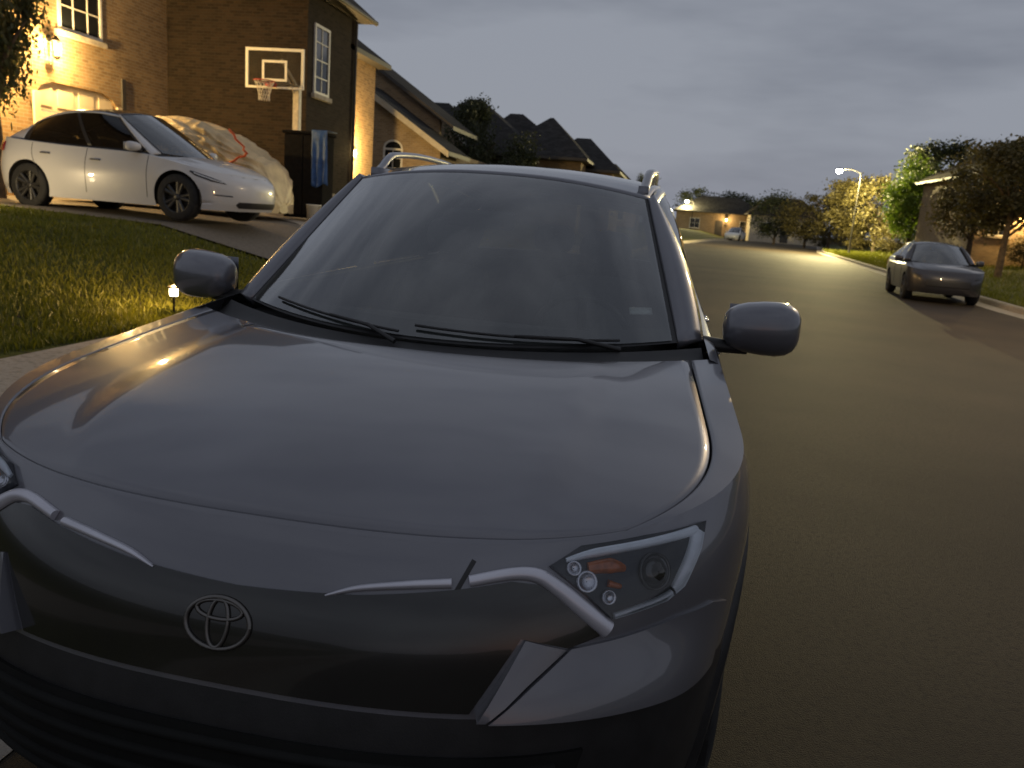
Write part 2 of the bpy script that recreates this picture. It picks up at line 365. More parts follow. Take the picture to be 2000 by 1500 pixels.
def fstrip(mb, car, path, hw, bulge, off=0, mi=0, n=10, sub=6):
    """raised bar following a path of (a,z) on the front"""
    pts=[]; ws=[]
    m=len(path)
    def cr(i,t,arr):
        p0=arr[max(i-1,0)];p1=arr[i];p2=arr[i+1];p3=arr[min(i+2,m-1)]
        return .5*((2*p1)+(-p0+p2)*t+(2*p0-5*p1+4*p2-p3)*t*t+(-p0+3*p1-3*p2+p3)*t**3)
    A=[p[0] for p in path]; Z=[p[1] for p in path]; H=hw if isinstance(hw,list) else [hw]*m
    for i in range(m-1):
        for k in range(sub+(1 if i==m-2 else 0)):
            t=k/sub; pts.append((cr(i,t,A),cr(i,t,Z))); ws.append(H[i]+(H[i+1]-H[i])*t)
    rows=[]
    P3=[car.front(*q) for q in pts]
    for i,q in enumerate(pts):
        nn=car.nrm(*q); d=(P3[min(i+1,len(pts)-1)]-P3[max(i-1,0)]).normalized(); s=d.cross(nn).normalized()
        row=[]
        for k in range(n+1):
            th=math.pi*k/n
            row.append(P3[i]+s*math.cos(th)*ws[i]+nn*(off+bulge*(math.sin(th)**.7)*min(1,ws[i]/max(H)+.2)-.002))
        rows.append(row)
    mb.grid(rows,mi)
    for r in (rows[0],rows[-1]): mb.add(r,[tuple(range(len(r)))],mi)
def ruled(f0,f1,nu,nv,bulge=0,dirv=Vector((0,-.5,.85)),u0=0,u1=1,v0=0,v1=1):
    rows=[]
    for j in range(nv+1):
        v=v0+(v1-v0)*j/nv; row=[]
        for i in range(nu+1):
            u=u0+(u1-u0)*i/nu; p=f0(u).lerp(f1(u),v)
            row.append(p+dirv*(bulge*4*v*(1-v)*(1-(2*u-1)**4)))
        rows.append(row)
    return rows
def wheel(parent, x, y, wr, wd, sgn, rimmat, spokes=5):
    e=MB(); M=Matrix.Translation((x,y,wr))@Matrix.Rotation(sgn*math.pi/2,4,'Y')
    r=wr; h=wd/2
    e.lathe([(r*.66,-h),(r*.9,-h*.98),(r*.985,-h*.8),(r,-h*.4),(r,h*.4),(r*.985,h*.8),(r*.9,h*.98),(r*.68,h)],40,M)
    t=e.build('tyre',M_['rub'],parent)
    m=MB()
    m.lathe([(r*.70,h*.6),(r*.69,h*.98),(r*.655,h*.97),(r*.62,h*.55),(r*.6,-h*.5)],40,M)
    m.lathe([(r*.60,h*.1),(.001,h*.1)],24,M,1)
    for k in range(spokes*2):
        a=2*math.pi*k/(spokes*2)+(.12 if k%2 else -.12)
        ca,sa=math.cos(a),math.sin(a)
        row=[]
        for rr,hw,zz in ((.05,.034,.72),(.3,.026,.78),(.66,.032,.9)):
            q=[Vector((r*rr*ca-hw*t2*sa, r*rr*sa+hw*t2*ca, h*zz-dz)) for t2,dz in ((-1,.03),(-1,0),(1,0),(1,.03))]
            row.append([M@p for p in q])
        m.grid(row,0)
    m.lathe([(r*.14,h*.5),(r*.14,h*.8),(r*.1,h*.86),(.001,h*.87)],20,M)
    m.build('rim',[rimmat,M_['black']],parent,merge=.0001)
def build_car(label, group, P, paint, loc, rz, spec):
    car=Car(P); root=empty(spec['name'],loc,rz); tag(root,label,spec['cat'],group)
    cols=car.cols(); n=len(cols)
    zt=[car.ztop(c) for c in cols]
    def zc(c):
        y=car.at(c,.5).y
        return P['clf']+(P['cls']-P['clf'])*sstep(P['Lf']*.62,P['Lf']*.98,y)
    lowz=[zc(c) for c in cols]
    # body shell
    b=MB(); nv=P.get('nv',24); rows=[]
    for i in range(nv+1):
        v=i/nv; rows.append([car.at(c,lowz[k]+(zt[k]-lowz[k])*(1-(1-v)**1.15)) for k,c in enumerate(cols)])
    b.grid(rows,0,closed=True)
    # cladding below
    cl=MB(); rows=[]
    for i in range(9):
        v=i/8; rows.append([car.at(c,P['z0']+(lowz[k]-P['z0'])*v)+(Vector((0,0,0))) for k,c in enumerate(cols)])
    cl.grid(rows,0,closed=True)
    arch(b,car,P,P['ar']); arch(cl,car,P,P['ar'])
    # hood surface (Coons), split in fender strips and the hood panel
    ht=P['hood']; a1=ht['a1']; ycs=ht['ys']
    sh=[]   # side shoulder curve from front corner to the cowl corner
    nq=34
    for i in range(60):
        a=a1+(math.pi/2-a1)*i/60; c=('f',a); sh.append(car.at(c,car.ztop(c)))
    ys0=P['Lf']
    for i in range(20):
        y=ys0+(ycs-ys0)*i/19; c=('s',(y,1)); sh.append(car.at(c,car.ztop(c)))
    L=[0]
    for i in range(1,len(sh)): L.append(L[-1]+(sh[i]-sh[i-1]).length)
    def side(q):
        t=q*L[-1]
        for i in range(1,len(sh)):
            if t<=L[i]+1e-9: return sh[i-1].lerp(sh[i],(t-L[i-1])/(L[i]-L[i-1]))
        return sh[-1]
    def bot(u):
        c=('f',u*a1); return car.at(c,car.ztop(c))
    def top(u):
        e=side(1); return Vector((u*e.x, ht['yc']+(ycs-ht['yc'])*abs(u)**2.2, ht['zc']+(e.z-ht['zc'])*abs(u)**2.4))
    def hood(u,q,off=0):
        sr=side(q); slf=Vector((-sr.x,sr.y,sr.z)); s=(u+1)/2
        ls=slf.lerp(sr,s); lb=bot(u).lerp(top(u),q)
        bl=bot(-1).lerp(bot(1),s).lerp(top(-1).lerp(top(1),s),q)
        p=ls+lb-bl
        cr=ht['crown']*(1-u**2)*(4*q*(1-q))**.7
        ridge=ht['ridge']*(sstep(ht['r0']+.10,ht['r0']-.02,abs(u)-.12*q))*min(1,q*3)*(1 if q<.92 else (1-q)/.08)
        return p+Vector((0,0,cr+ridge+off))
    us=[-1+2*i/60 for i in range(61)]; g=ht['gap']
    fs=MB()
    for sg in (-1,1):
        ul=[g,g+.003,g+.003,g+.015]+[g+.015+(1-g-.015)*i/6 for i in range(1,7)]; dz=[-.02,-.008,-.001,0]+[0]*6
        rows=[[hood(sg*u,q/nq,d) for u,d in zip(ul,dz)] for q in range(nq+1)]
        fs.grid(rows,0,flip=(sg<0))
    rows=[[hood(u*1.0,q,d) for u in [(-g-.02)+2*(g+.02)*i/40 for i in range(41)]] for q,d in ((0,0),(.012,0),(.020,-.001),(.020,-.012),(.03,-.03))]
    fs.grid(rows,0)
    b.add(fs.v,fs.f,0)
    b.build('body',paint,root,merge=.0015)
    hm=MB(); gi=g-.0025
    uu=[-gi,-gi+.004]+[-gi+.004+(2*gi-.008)*i/56 for i in range(1,56)]+[gi-.004,gi]
    qs=[.026,.032]+[.032+.966*i/40 for i in range(1,41)]
    hrows=[]
    for qi,q in enumerate(qs):
        hrows.append([hood(u,q,(-.010 if (ui in (0,len(uu)-1) or qi==0) else .001)) for ui,u in enumerate(uu)])
    hm.grid(hrows,0); hm.build('hood',paint,root,merge=.0001)
    if P.get('cladpart'): cl.build('lower_cladding',M_['black'],root,merge=.001)
    else: cl.build('lower_sill',paint,root,merge=.001)
    # inner floor and wheel housings
    fl=MB(); fl.box(-P['W']*.8,P['W']*.8,P['Lf']*.62,P['L']-.25,P['z0']+.02,P['z0']+.07)
    fl.box(-P['W']*.70,P['W']*.70,.30,ht['yc']+.05,P['z0']+.02,P['zs'][0][1]-.10)
    for ax in P['axles']:
        for sg in (-1,1):
            rr=P['ar']+.005; x0=sg*P['W']*.55; 
            row=[]
            for x in (sg*P['W']*.955,x0):
                row.append([(x,ax+rr*math.cos(math.pi*(1.12*k/20-.06)),P['wr']+rr*math.sin(math.pi*(1.12*k/20-.06))) for k in range(21)])
            fl.grid(row,0); fl.add(row[1],[tuple(range(21))],0)
    fl.build('underbody',M_['black'],root,smooth=False)
    if P.get('cladpart'):
        for ax in P['axles']:
            for sg in (-1,1):
                am=MB()
                r0=P['ar']; row=[]
                for k in range(33):
                    a=math.pi*(1.1*k/32-.05); cr=[]
                    for rr,dx in ((r0-.004,-.03),(r0-.004,.014),(r0+.045,.012),(r0+.055,-.005)):
                        y=ax+rr*math.cos(a); z=P['wr']+rr*math.sin(a)
                        if y<P['Lf']:
                            # on the curved front corner follow the plan outline
                            cc=1-y/P['Lf']; x=car.wf(z)*(max(0,1-cc**P['nf']))**(1/P['nf'])
                        else: x=car.wf(z)
                        cr.append((sg*(x+dx),y,z))
                    row.append(cr)
                am.grid(row,0); am.build('wheel_arch_trim',M_['black'],root)
    for ax in P['axles']:
        for sg in (-1,1):
            wl=empty('wheel',(0,0,0),0,root); wheel(wl,sg*(P['W']-.125),ax,P['wr'],.225,sg,spec['rim'],5)
    # ---------------- greenhouse
    ws=P['ws']; rf=P['roof']
    def wbase(u):
        s=2*u-1; return Vector((s*ws['bx'], ws['byc']+(ws['bye']-ws['byc'])*abs(s)**2.1, ws['bzc']+(ws['bze']-ws['bzc'])*s*s))
    def hwid(y): return smooth(rf['hw'],y)
    def redge(y): return smooth(rf['ze'],y)
    def rcen(y): return smooth(rf['zc'],y)
    y1=ws['tye']
    def wtop(u):
        s=2*u-1; return Vector((s*hwid(y1), ws['tyc']+(y1-ws['tyc'])*s*s, rcen(ws['tyc'])+(redge(y1)-rcen(ws['tyc']))*abs(s)**2.2))
    dirw=Vector((0,-(rcen(ws['tyc'])-ws['bzc']),ws['tyc']-ws['byc'])).normalized()
    m=MB(); m.grid(ruled(wbase,wtop,28,16,.022,dirw,.012,.988,.01,.985),0); m.build('windscreen',M_['glass'],root)
    # black band round the glass
    m=MB()
    for (a0,a1_,b0,b1) in ((0,.03,0,1),(.97,1,0,1),(.03,.97,.95,1),(.03,.97,0,.085)):
        rows=ruled(wbase,wtop,max(2,int(28*(a1_-a0))),max(2,int(16*(b1-b0))),.022,dirw,a0,a1_,b0,b1); m.grid([[p-dirw*.004 for p in r] for r in rows],0)
    m.build('windscreen_surround',M_['black'],root)
    # roof
    nq2=30; rows=[]
    ye=rf['rear']
    for q in range(nq2+1):
        t=q/nq2; row=[]
        for i in range(33):
            s=-1+2*i/32; y0=ws['tyc']+(y1-ws['tyc'])*s*s; yr=ye['c']+(ye['e']-ye['c'])*s*s
            y=y0+(yr-y0)*t; ze=redge(y) if y>y1 else redge(y1); zcc=rcen(y)
            if t==0: p=wtop(i/32); row.append(p); continue
            yy=max(y,y1)
            row.append(Vector((s*hwid(yy),y,ze+(zcc-ze)*(1-abs(s)**2.2))))
        rows.append(row)
    m=MB(); m.grid(rows,0); m.build('roof',spec.get('roofmat',paint),root,mods=[('S',.03,-1)])
    roofrows=rows
    m=MB(); m.grid([[p-Vector((0,0,.036)) for p in r[2:-2]] for r in rows[1:-1]],0); m.build('headliner',M_['head'],root)
    # side frames and glass
    gs=P['sidew']
    def bel(s):
        y=gs['b0']+(gs['b1']-gs['b0'])*s; return Vector((car.shx(y)-gs['inset'], y, car.zs(y)+.004))
    def rail(s):
        y=gs['t0']+(gs['t1']-gs['t0'])*s; return Vector((hwid(y)+.012, y, redge(y)-.004))
    mir=Vector((-1,1,1))
    def G(s,v,o=0):
        p=bel(s).lerp(rail(s),v); p.x+=.035*4*v*(1-v)*gs.get('bul',1)+o; return p
    fr=MB(); bl=MB()
    for sg in (-1,1):
        def X(p): return Vector((sg*p.x,p.y,p.z))
        # top and bottom rails, pillars
        for v0,v1 in ((0,gs['v0']),(gs['v1'],1)):
            (fr if v0>0 else bl).grid([[X(G(i/40,v0+(v1-v0)*k/2)) for i in range(41)] for k in range(3)],0,flip=sg<0)
        for s0,s1,kind in gs['cells']:
            rows=[[X(G(s0+(s1-s0)*i/10, gs['v0']+(gs['v1']-gs['v0'])*k/10, -.006 if kind!='p' else 0)) for i in range(11)] for k in range(11)]
            if kind=='w' or kind=='t':
                mm=MB(); mm.grid(rows,0,flip=sg<0); mm.build('side_window',M_['side' if kind=='w' else 'tint'],root)
            elif kind=='b': bl.grid(rows,0,flip=sg<0)
            else: fr.grid(rows,0,flip=sg<0)
        # A pillar between the windscreen edge and the side frame
        rows=[]
        for k in range(17):
            v=k/16; p0=wbase(1).lerp(wtop(1),v)+dirw*0; p1=G(0,v)
            md=(p0+p1)/2+Vector((.012,-.018,.012)); rows.append([X(p0),X(p0.lerp(md,.6)+Vector((.003,-.003,.003))),X(md),X(md.lerp(p1,.5)+Vector((.004,-.003,.002))),X(p1)])
        fr.grid(rows,0,flip=sg<0)
    fr.build('window_pillar',paint,root,merge=.0005,mods=[('S',.035,-1)])
    bl.build('window_trim',M_['black'],root,mods=[('S',.03,-1)])
    # cowl
    m=MB(); rows=[]
    for k in range(7):
        t=k/6; row=[]
        for i in range(41):
            u=-1+2*i/40; a=hood(u*.97,1,-.022); bb=wbase((u+1)/2); bb=Vector((bb.x*1.10,bb.y,bb.z-.012)); p=a.lerp(bb,t); p.z-=.018*math.sin(math.pi*t)
            row.append(p)
        rows.append(row)
    m.grid(rows,0); m.build('cowl_panel',M_['black'],root)
    # shoulder shelf from cowl round the rear
    hb=P['hatch']
    def inner(p):
        y=min(p.y,hb['by']); xm=max(.2,car.shx(min(y,gs['b1']))-gs['inset'])
        return Vector((max(-xm,min(xm,p.x)),y,p.z+.006))
    ring=[(car.at(c,zt[k])) for k,c in enumerate(cols)]
    ring=[p for p in ring if p.y>ycs-.09]
    m=MB(); rows=[[p.lerp(inner(p),t)+Vector((0,0,.006*math.sin(math.pi*t*.5)-.002)) for p in ring] for t in (0,.3,.65,1)]
    m.grid(rows,0); m.build('belt_rail',paint,root)
    # hatch
    def hbot(u):
        s=2*u-1; x=bel(1).x*s; return Vector((x,hb['by']-(hb['by']-bel(1).y)*s**4,car.zs(hb['by'])+.01))
    def htop(u):
        s=2*u-1; return Vector((s*rail(1).x, ye['c']+(ye['e']-ye['c'])*s*s, (rcen(ye['c'])*(1-s*s)+redge(ye['e'])*s*s)-.004))
    dh=Vector((0,.7,.7))
    m=MB()
    for (a0,a1_,b0,b1) in ((0,.08,0,1),(.92,1,0,1),(.08,.92,.88,1),(.08,.92,0,.10)):
        m.grid(ruled(hbot,htop,max(2,int(24*(a1_-a0))),8,.03,dh,a0,a1_,b0,b1),0,flip=True)
    m.build('tailgate',paint,root,merge=.0005,mods=[('S',.03,-1)])
    m=MB(); m.grid(ruled(hbot,htop,20,8,.028,dh,.08,.92,.10,.88),0,flip=True); m.build('rear_window',M_['tint'],root)
    for sg in (-1,1):
        m=MB(); 
        rows=[[car.rear(sg*(.75+.55*i/8),z)+Vector((sg*.006,.01,0)) for i in range(9)] for z in [P['tl'][0]+(P['tl'][1]-P['tl'][0])*k/6 for k in range(7)]]
        m.grid(rows,0,flip=sg<0); m.build('tail_light',M_['red'],root,mods=[('S',.012,-1)])
    # interior
    if spec.get('interior'):
        yb=ws['byc']; d=P['dash']
        m=MB(); rows=[]
        for (yy,zz) in d:
            rows.append([Vector((-1+2*i/24,0,0))*0+Vector(((-1+2*i/24)*(P['W']-.17),yy+.10*abs(-1+2*i/24)**2,zz-.015*abs(-1+2*i/24)**3)) for i in range(25)])
        m.grid(rows,0); m.build('dashboard',M_['inter'],root)
        def seat(x,y,w2,rec=.24):
            s=MB(); 
            prof=[(-.06,.0),(-.10,.35),(-.09,.6),(-.02,.64),(.05,.6),(.08,.3),(.09,0)]
            rows=[]
            for k in range(9):
                t=-1+2*k/8; nar=1-.0*abs(t); rows.append([Vector((x+t*w2*(1-.18*(q[1]/.64)**3),y+q[0]+q[1]*rec-.03*abs(t)**3,.55+q[1]-.03*abs(t)**4)) for q in prof])
            s.grid(rows,0); 
            for r in (rows[0],rows[-1]): s.add(r,[tuple(range(len(r)))],0)
            s.box(x-w2,x+w2,y-.48,y+.05,.42,.58)
            hd=MB()
            rr=[]
            for k in range(9):
                th=math.pi*k/8
                rr.append([Vector((x+.125*math.cos(2*math.pi*j/14)*math.sin(th)**.5,y+.20+.05*math.sin(2*math.pi*j/14)*math.sin(th)**.5,1.31-.085*math.cos(th))) for j in range(14)])
            so=s.build('seat',M_['inter'],root,mods=[('B',.02,2)]); hd.grid(rr,0,closed=True); hd.tube([(x-.05,y+.18,1.12),(x-.05,y+.2,1.27)],.006,6); hd.tube([(x+.05,y+.18,1.12),(x+.05,y+.2,1.27)],.006,6)
            hd.build('headrest',M_['inter'],so)
        seat(-.38,d[-1][0]+.62,.25); seat(.38,d[-1][0]+.62,.25); seat(0,d[-1][0]+1.55,.60,.28)
        m=MB(); c=Vector((.37,d[-1][0]+.09,.98)); ax=Vector((0,.9,.42)).normalized(); e1=Vector((1,0,0)); e2=ax.cross(e1)
        m.tube([c+e1*.185*math.cos(2*math.pi*k/28)+e2*.185*math.sin(2*math.pi*k/28) for k in range(29)],.014,8,cap=False)
        for ang in (0,math.pi,-math.pi/2*1): m.tube([c-ax*-.02,c+e1*.18*math.cos(ang)+e2*.18*math.sin(ang)],.018,6)
        m.build('steering_wheel',M_['black'],root)
        rbox('rear_view_mirror',-.125,.125,ws['tyc']-.19,ws['tyc']-.155,rcen(ws['tyc'])-.205,rcen(ws['tyc'])-.14,M_['black'],root,.015)
    # door mirrors
    mq=P['mirror']
    for sg in (-1,1):
        m=MB(); rows=[]
        for k in range(11):
            th=math.pi*k/10; row=[]
            for j in range(20):
                ph=2*math.pi*j/20
                def sp(c,e=.6): return math.copysign(abs(c)**e,c)
                ex=sp(math.cos(th),.75); r_=math.sin(th)**.55
                x=mq['x']+ex*mq['hw']; z=mq['z']+sp(math.sin(ph),.8)*r_*mq['hh']*(1+.12*ex)-.02*(-ex)*0; y=mq['y']+sp(math.cos(ph),.8)*r_*(.10 if math.cos(ph)<0 else .055)+.05*(ex+1)*.5
                row.append(Vector((sg*x,y,z)))
            rows.append(row)
        m.grid(rows,0,closed=True,flip=sg>0)
        mo=m.build('door_mirror',spec.get('mirmat',paint),root)
        m=MB(); m.tube([(sg*(car.shx(mq['y'])-.05),mq['y']+.0,mq['z']-mq['hh']*.75),(sg*(mq['x']-mq['hw']*.3),mq['y']+.01,mq['z']-mq['hh']*.8)],[.045,.032],10,flat=.6); m.build('mirror_foot',M_['black'],mo)
        m=MB(); m.grid([[Vector((sg*(mq['x']+a*mq['hw']*.84),mq['y']+.062+.05*(a+1)*.5,mq['z']+bq*mq['hh']*.78)) for a in (-1,-.3,.3,1)] for bq in (-1,0,1)],0); m.build('mirror_glass',M_['mirror'],mo)
    # doors: shut lines and handles
    for sg in (-1,1):
        for y0,y1_ in P['doors']:
            m=MB(); m.tube([(sg*(car.wf(z)+.0005),y0+(y1_-y0)*sstep(.4,1.0,z),z) for z in [P['cls']+.02+(car.zs(y0)-P['cls']-.03)*k/12 for k in range(13)]],.0045,6); m.build('door_gap',M_['black'],root)
    for sg in (-1,1):
        for y,z in P['handles']:
            hm=MB(); hm.tube([(sg*(car.wf(z)+.004),y-.09,z),(sg*(car.wf(z)+.022),y-.07,z+.002),(sg*(car.wf(z)+.022),y+.07,z+.004),(sg*(car.wf(z)+.004),y+.09,z+.004)],.013,8,flat=.8)
            hm.build('door_handle',spec.get('handle',paint),root)
    return root,car,dict(wbase=wbase,wtop=wtop,dirw=dirw,hood=hood,G=G,roofrows=roofrows,hwid=hwid,redge=redge,rcen=rcen)
# ------------------------------------------------------------------ terrain, road, paths (setting)
def xl(y): return interp([(-40,-1.25),(30,-1.25),(55,.3),(90,5),(130,13),(220,40)],y)
def xr(y): return interp([(-40,8.6),(20,8.9),(39,10.5),(72,13.6),(110,20),(140,27),(220,52)],y)
def hl(d): return interp([(0,.15),(.95,.19),(2.3,.24),(2.7,.28),(5.4,.84),(8,.92),(30,1.05),(70,1.6)],d)
def hr(d): return interp([(0,.15),(1.5,.2),(3,.3),(10,.95),(60,1.9)],d)
def zl(x,y): return hl(xl(y)-x)
YS=[-30,-20,-12,-8]+[-5+.5*i for i in range(60)]+[25+2*i for i in range(20)]+[66+6*i for i in range(26)]
DL=[0,.3,.6,.95,1.3,1.7,2.3,2.7,3.2,3.8,4.4,5,5.4,6,7,8,10,13,17,22,30,45,70]
m=MB(); m.grid([[(xl(y)-d,y,hl(d)+.03*noise.noise((d*.6,y*.5,1))*min(1,d/3)-(.0 if d else .02)) for d in DL] for y in YS]); g=m.build('lawn',M_['lawn']); tag(g,kind='structure')
m=MB(); m.grid([[(xr(y)+d,y,hr(d)+.04*noise.noise((d*.6,y*.3,5))*min(1,d/3)) for d in DL] for y in YS]); g=m.build('verge',M_['lawn']); tag(g,kind='structure')
m=MB(); m.grid([[(xl(y)+(xr(y)-xl(y))*t/12,y,.0) for t in range(13)] for y in YS]); g=m.build('road',M_['road']); tag(g,kind='structure')
m=MB(); m.box(-400,400,-60,900,-.6,-.25); g=m.build('ground',M_['lawn'],smooth=False); tag(g,kind='structure')
def kerb(name,fx,sg):
    m=MB(); rows=[]
    for y in YS:
        x=fx(y); rows.append([(x+sg*.42,y,.004),(x+sg*.02,y,.02),(x+sg*.012,y,.13),(x-sg*.02,y,.158),(x-sg*.15,y,.162),(x-sg*.16,y,.1)])
    m.grid(rows); g=m.build(name,M_['conc'],mods=[('E',35)]); tag(g,kind='structure')
kerb('kerb',xl,1); kerb('kerb',xr,-1)
m=MB(); ys=[-12+.35*i for i in range(130)]
m.grid([[(xl(y)-d,y,hl(d)+.022+(0 if .95<d<2.25 else -.06)) for d in (.949,.951,1.3,1.6,1.9,2.249,2.251)] for y in ys]); g=m.build('sidewalk',M_['conc'],mods=[('E',35)]); tag(g,kind='structure')
m=MB()
for y in [-11+1.5*i for i in range(20)]: pass
DD=[-.0,.3,.6,.95,1.3,1.7,2.3,2.7,3.2,3.8,4.4,5,5.4,6,7,8,10,11.8]
m.grid([[(-1.25-d,y,hl(d)+.03) for d in DD] for y in [9.7+.43*i for i in range(21)]]); g=m.build('driveway',M_['drive']); tag(g,kind='structure')
m=MB(); pts=[]
for k in range(13):
    t=k/12; x=-4.4-5.2*t; y=12.3+5.2*t*1.0
    pts.append([(x+dx,y+dy,zl(x+dx,y+dy)+.045) for dx,dy in ((-.16,-.16),(.16,.16))])
m.grid(pts); g=m.build('path',M_['conc']); tag(g,kind='structure')  # pale strip stands in for a lit patch across the driveway
# grass blades on the near lawn
random.seed(4); gv=[];gf=[]
def blade(x,y,z,h,w2):
    a=random.random()*6.28; lx=random.gauss(0,.35)*h; ly=random.gauss(0,.35)*h; k=len(gv)
    ca,sa=math.cos(a)*w2,math.sin(a)*w2
    gv.extend([(x-ca,y-sa,z-.01),(x+ca,y+sa,z-.01),(x+lx*.4+ca*.7,y+ly*.4+sa*.7,z+h*.6),(x+lx,y+ly,z+h)]); gf.extend([(k,k+1,k+2),(k,k+2,k+3)])
for i in range(60000):
    d=2.35+random.random()**1.3*9; y=1.5+random.random()*8.1
    if noise.noise((d*.8,y*.8,3))<-.32 and random.random()<.6: continue
    x=-1.25-d; blade(x,y,zl(x,y),random.uniform(.035,.085),random.uniform(.004,.008))
for i in range(9000):
    d=random.random()*.9; y=2+random.random()*7.5; x=-1.25-d
    blade(x,y,zl(x,y),random.uniform(.03,.07),.005)
for i in range(26000):
    y=14+random.random()**1.3*60; d=.18+random.random()**1.5*8; x=xr(y)+d; s=1+y/30
    blade(x,y,hr(d),random.uniform(.04,.1)*s*.8,.006*s)
me=bpy.data.meshes.new('grass'); me.from_pydata(gv,[],gf); me.materials.append(M_['grass']); go=bpy.data.objects.new('grass',me); COL.objects.link(go)
tag(go,'short uneven grass blades on the lawn and the far verge','grass',kind='stuff')

# ------------------------------------------------------------------ the cars
SUV=dict(L=4.60,W=.922,nf=2.6,Lf=.80,nr=3.2,Lr=.55,z0=.24,
 rec=[(.2,.10),(.34,.03),(.5,0),(.62,.02),(.74,.05),(.84,.10),(.92,.17),(1.2,.4)],
 recr=[(.2,.12),(.4,.02),(.6,0),(.8,.03),(1.0,.06),(1.2,.1)],
 wf=[(.2,.93),(.34,.955),(.5,.975),(.66,.99),(.82,1.0),(.92,.985),(1.0,.955),(1.1,.915),(1.2,.88)],
 zs=[(0,.86),(.17,.875),(.4,.925),(.7,.975),(1.2,1.04),(1.6,1.08),(3.6,1.12),(4.6,1.14)],
 clf=.605,cls=.42,cladpart=True,axles=(.93,3.59),wr=.345,ar=.405,
 hood=dict(a1=.75,ys=1.36,yc=.99,zc=1.052,crown=.035,ridge=.012,r0=.46,gap=.90),
 ws=dict(bx=.735,byc=1.14,bye=1.46,bzc=1.058,bze=1.085,tye=2.05,tyc=1.93),
 roof=dict(hw=[(2.05,.575),(2.6,.60),(3.4,.59),(4.25,.55)],ze=[(1.93,1.515),(2.05,1.535),(2.4,1.59),(2.9,1.615),(3.5,1.60),(4.25,1.53)],
   zc=[(1.93,1.585),(2.3,1.635),(2.8,1.66),(3.5,1.645),(4.35,1.585)],rear=dict(c=4.36,e=4.25)),
 sidew=dict(b0=1.55,b1=4.32,t0=2.14,t1=4.20,inset=.032,v0=.05,v1=.94,bul=1,
   cells=[(0,.035,'b'),(.035,.375,'w'),(.375,.425,'b'),(.425,.735,'t'),(.735,.765,'b'),(.765,.93,'t'),(.93,1,'p')]),
 hatch=dict(by=4.47),tl=(.86,1.08),mirror=dict(x=1.0,hw=.125,y=1.60,z=1.135,hh=.088),
 dash=[(1.22,1.03),(1.42,1.055),(1.62,1.06),(1.78,1.045),(1.88,1.0),(1.93,.9),(1.95,.7)],
 doors=[(1.52,1.50),(2.62,2.60)],handles=[(2.42,.93),(3.40,.95)])
suv,car,fx=build_car('dark grey crossover parked at the kerb, filling the foreground',None,SUV,M_['suv'],(0,0,0),0,
   dict(name='parked_car',cat='car',rim=M_['alloy'],interior=True))
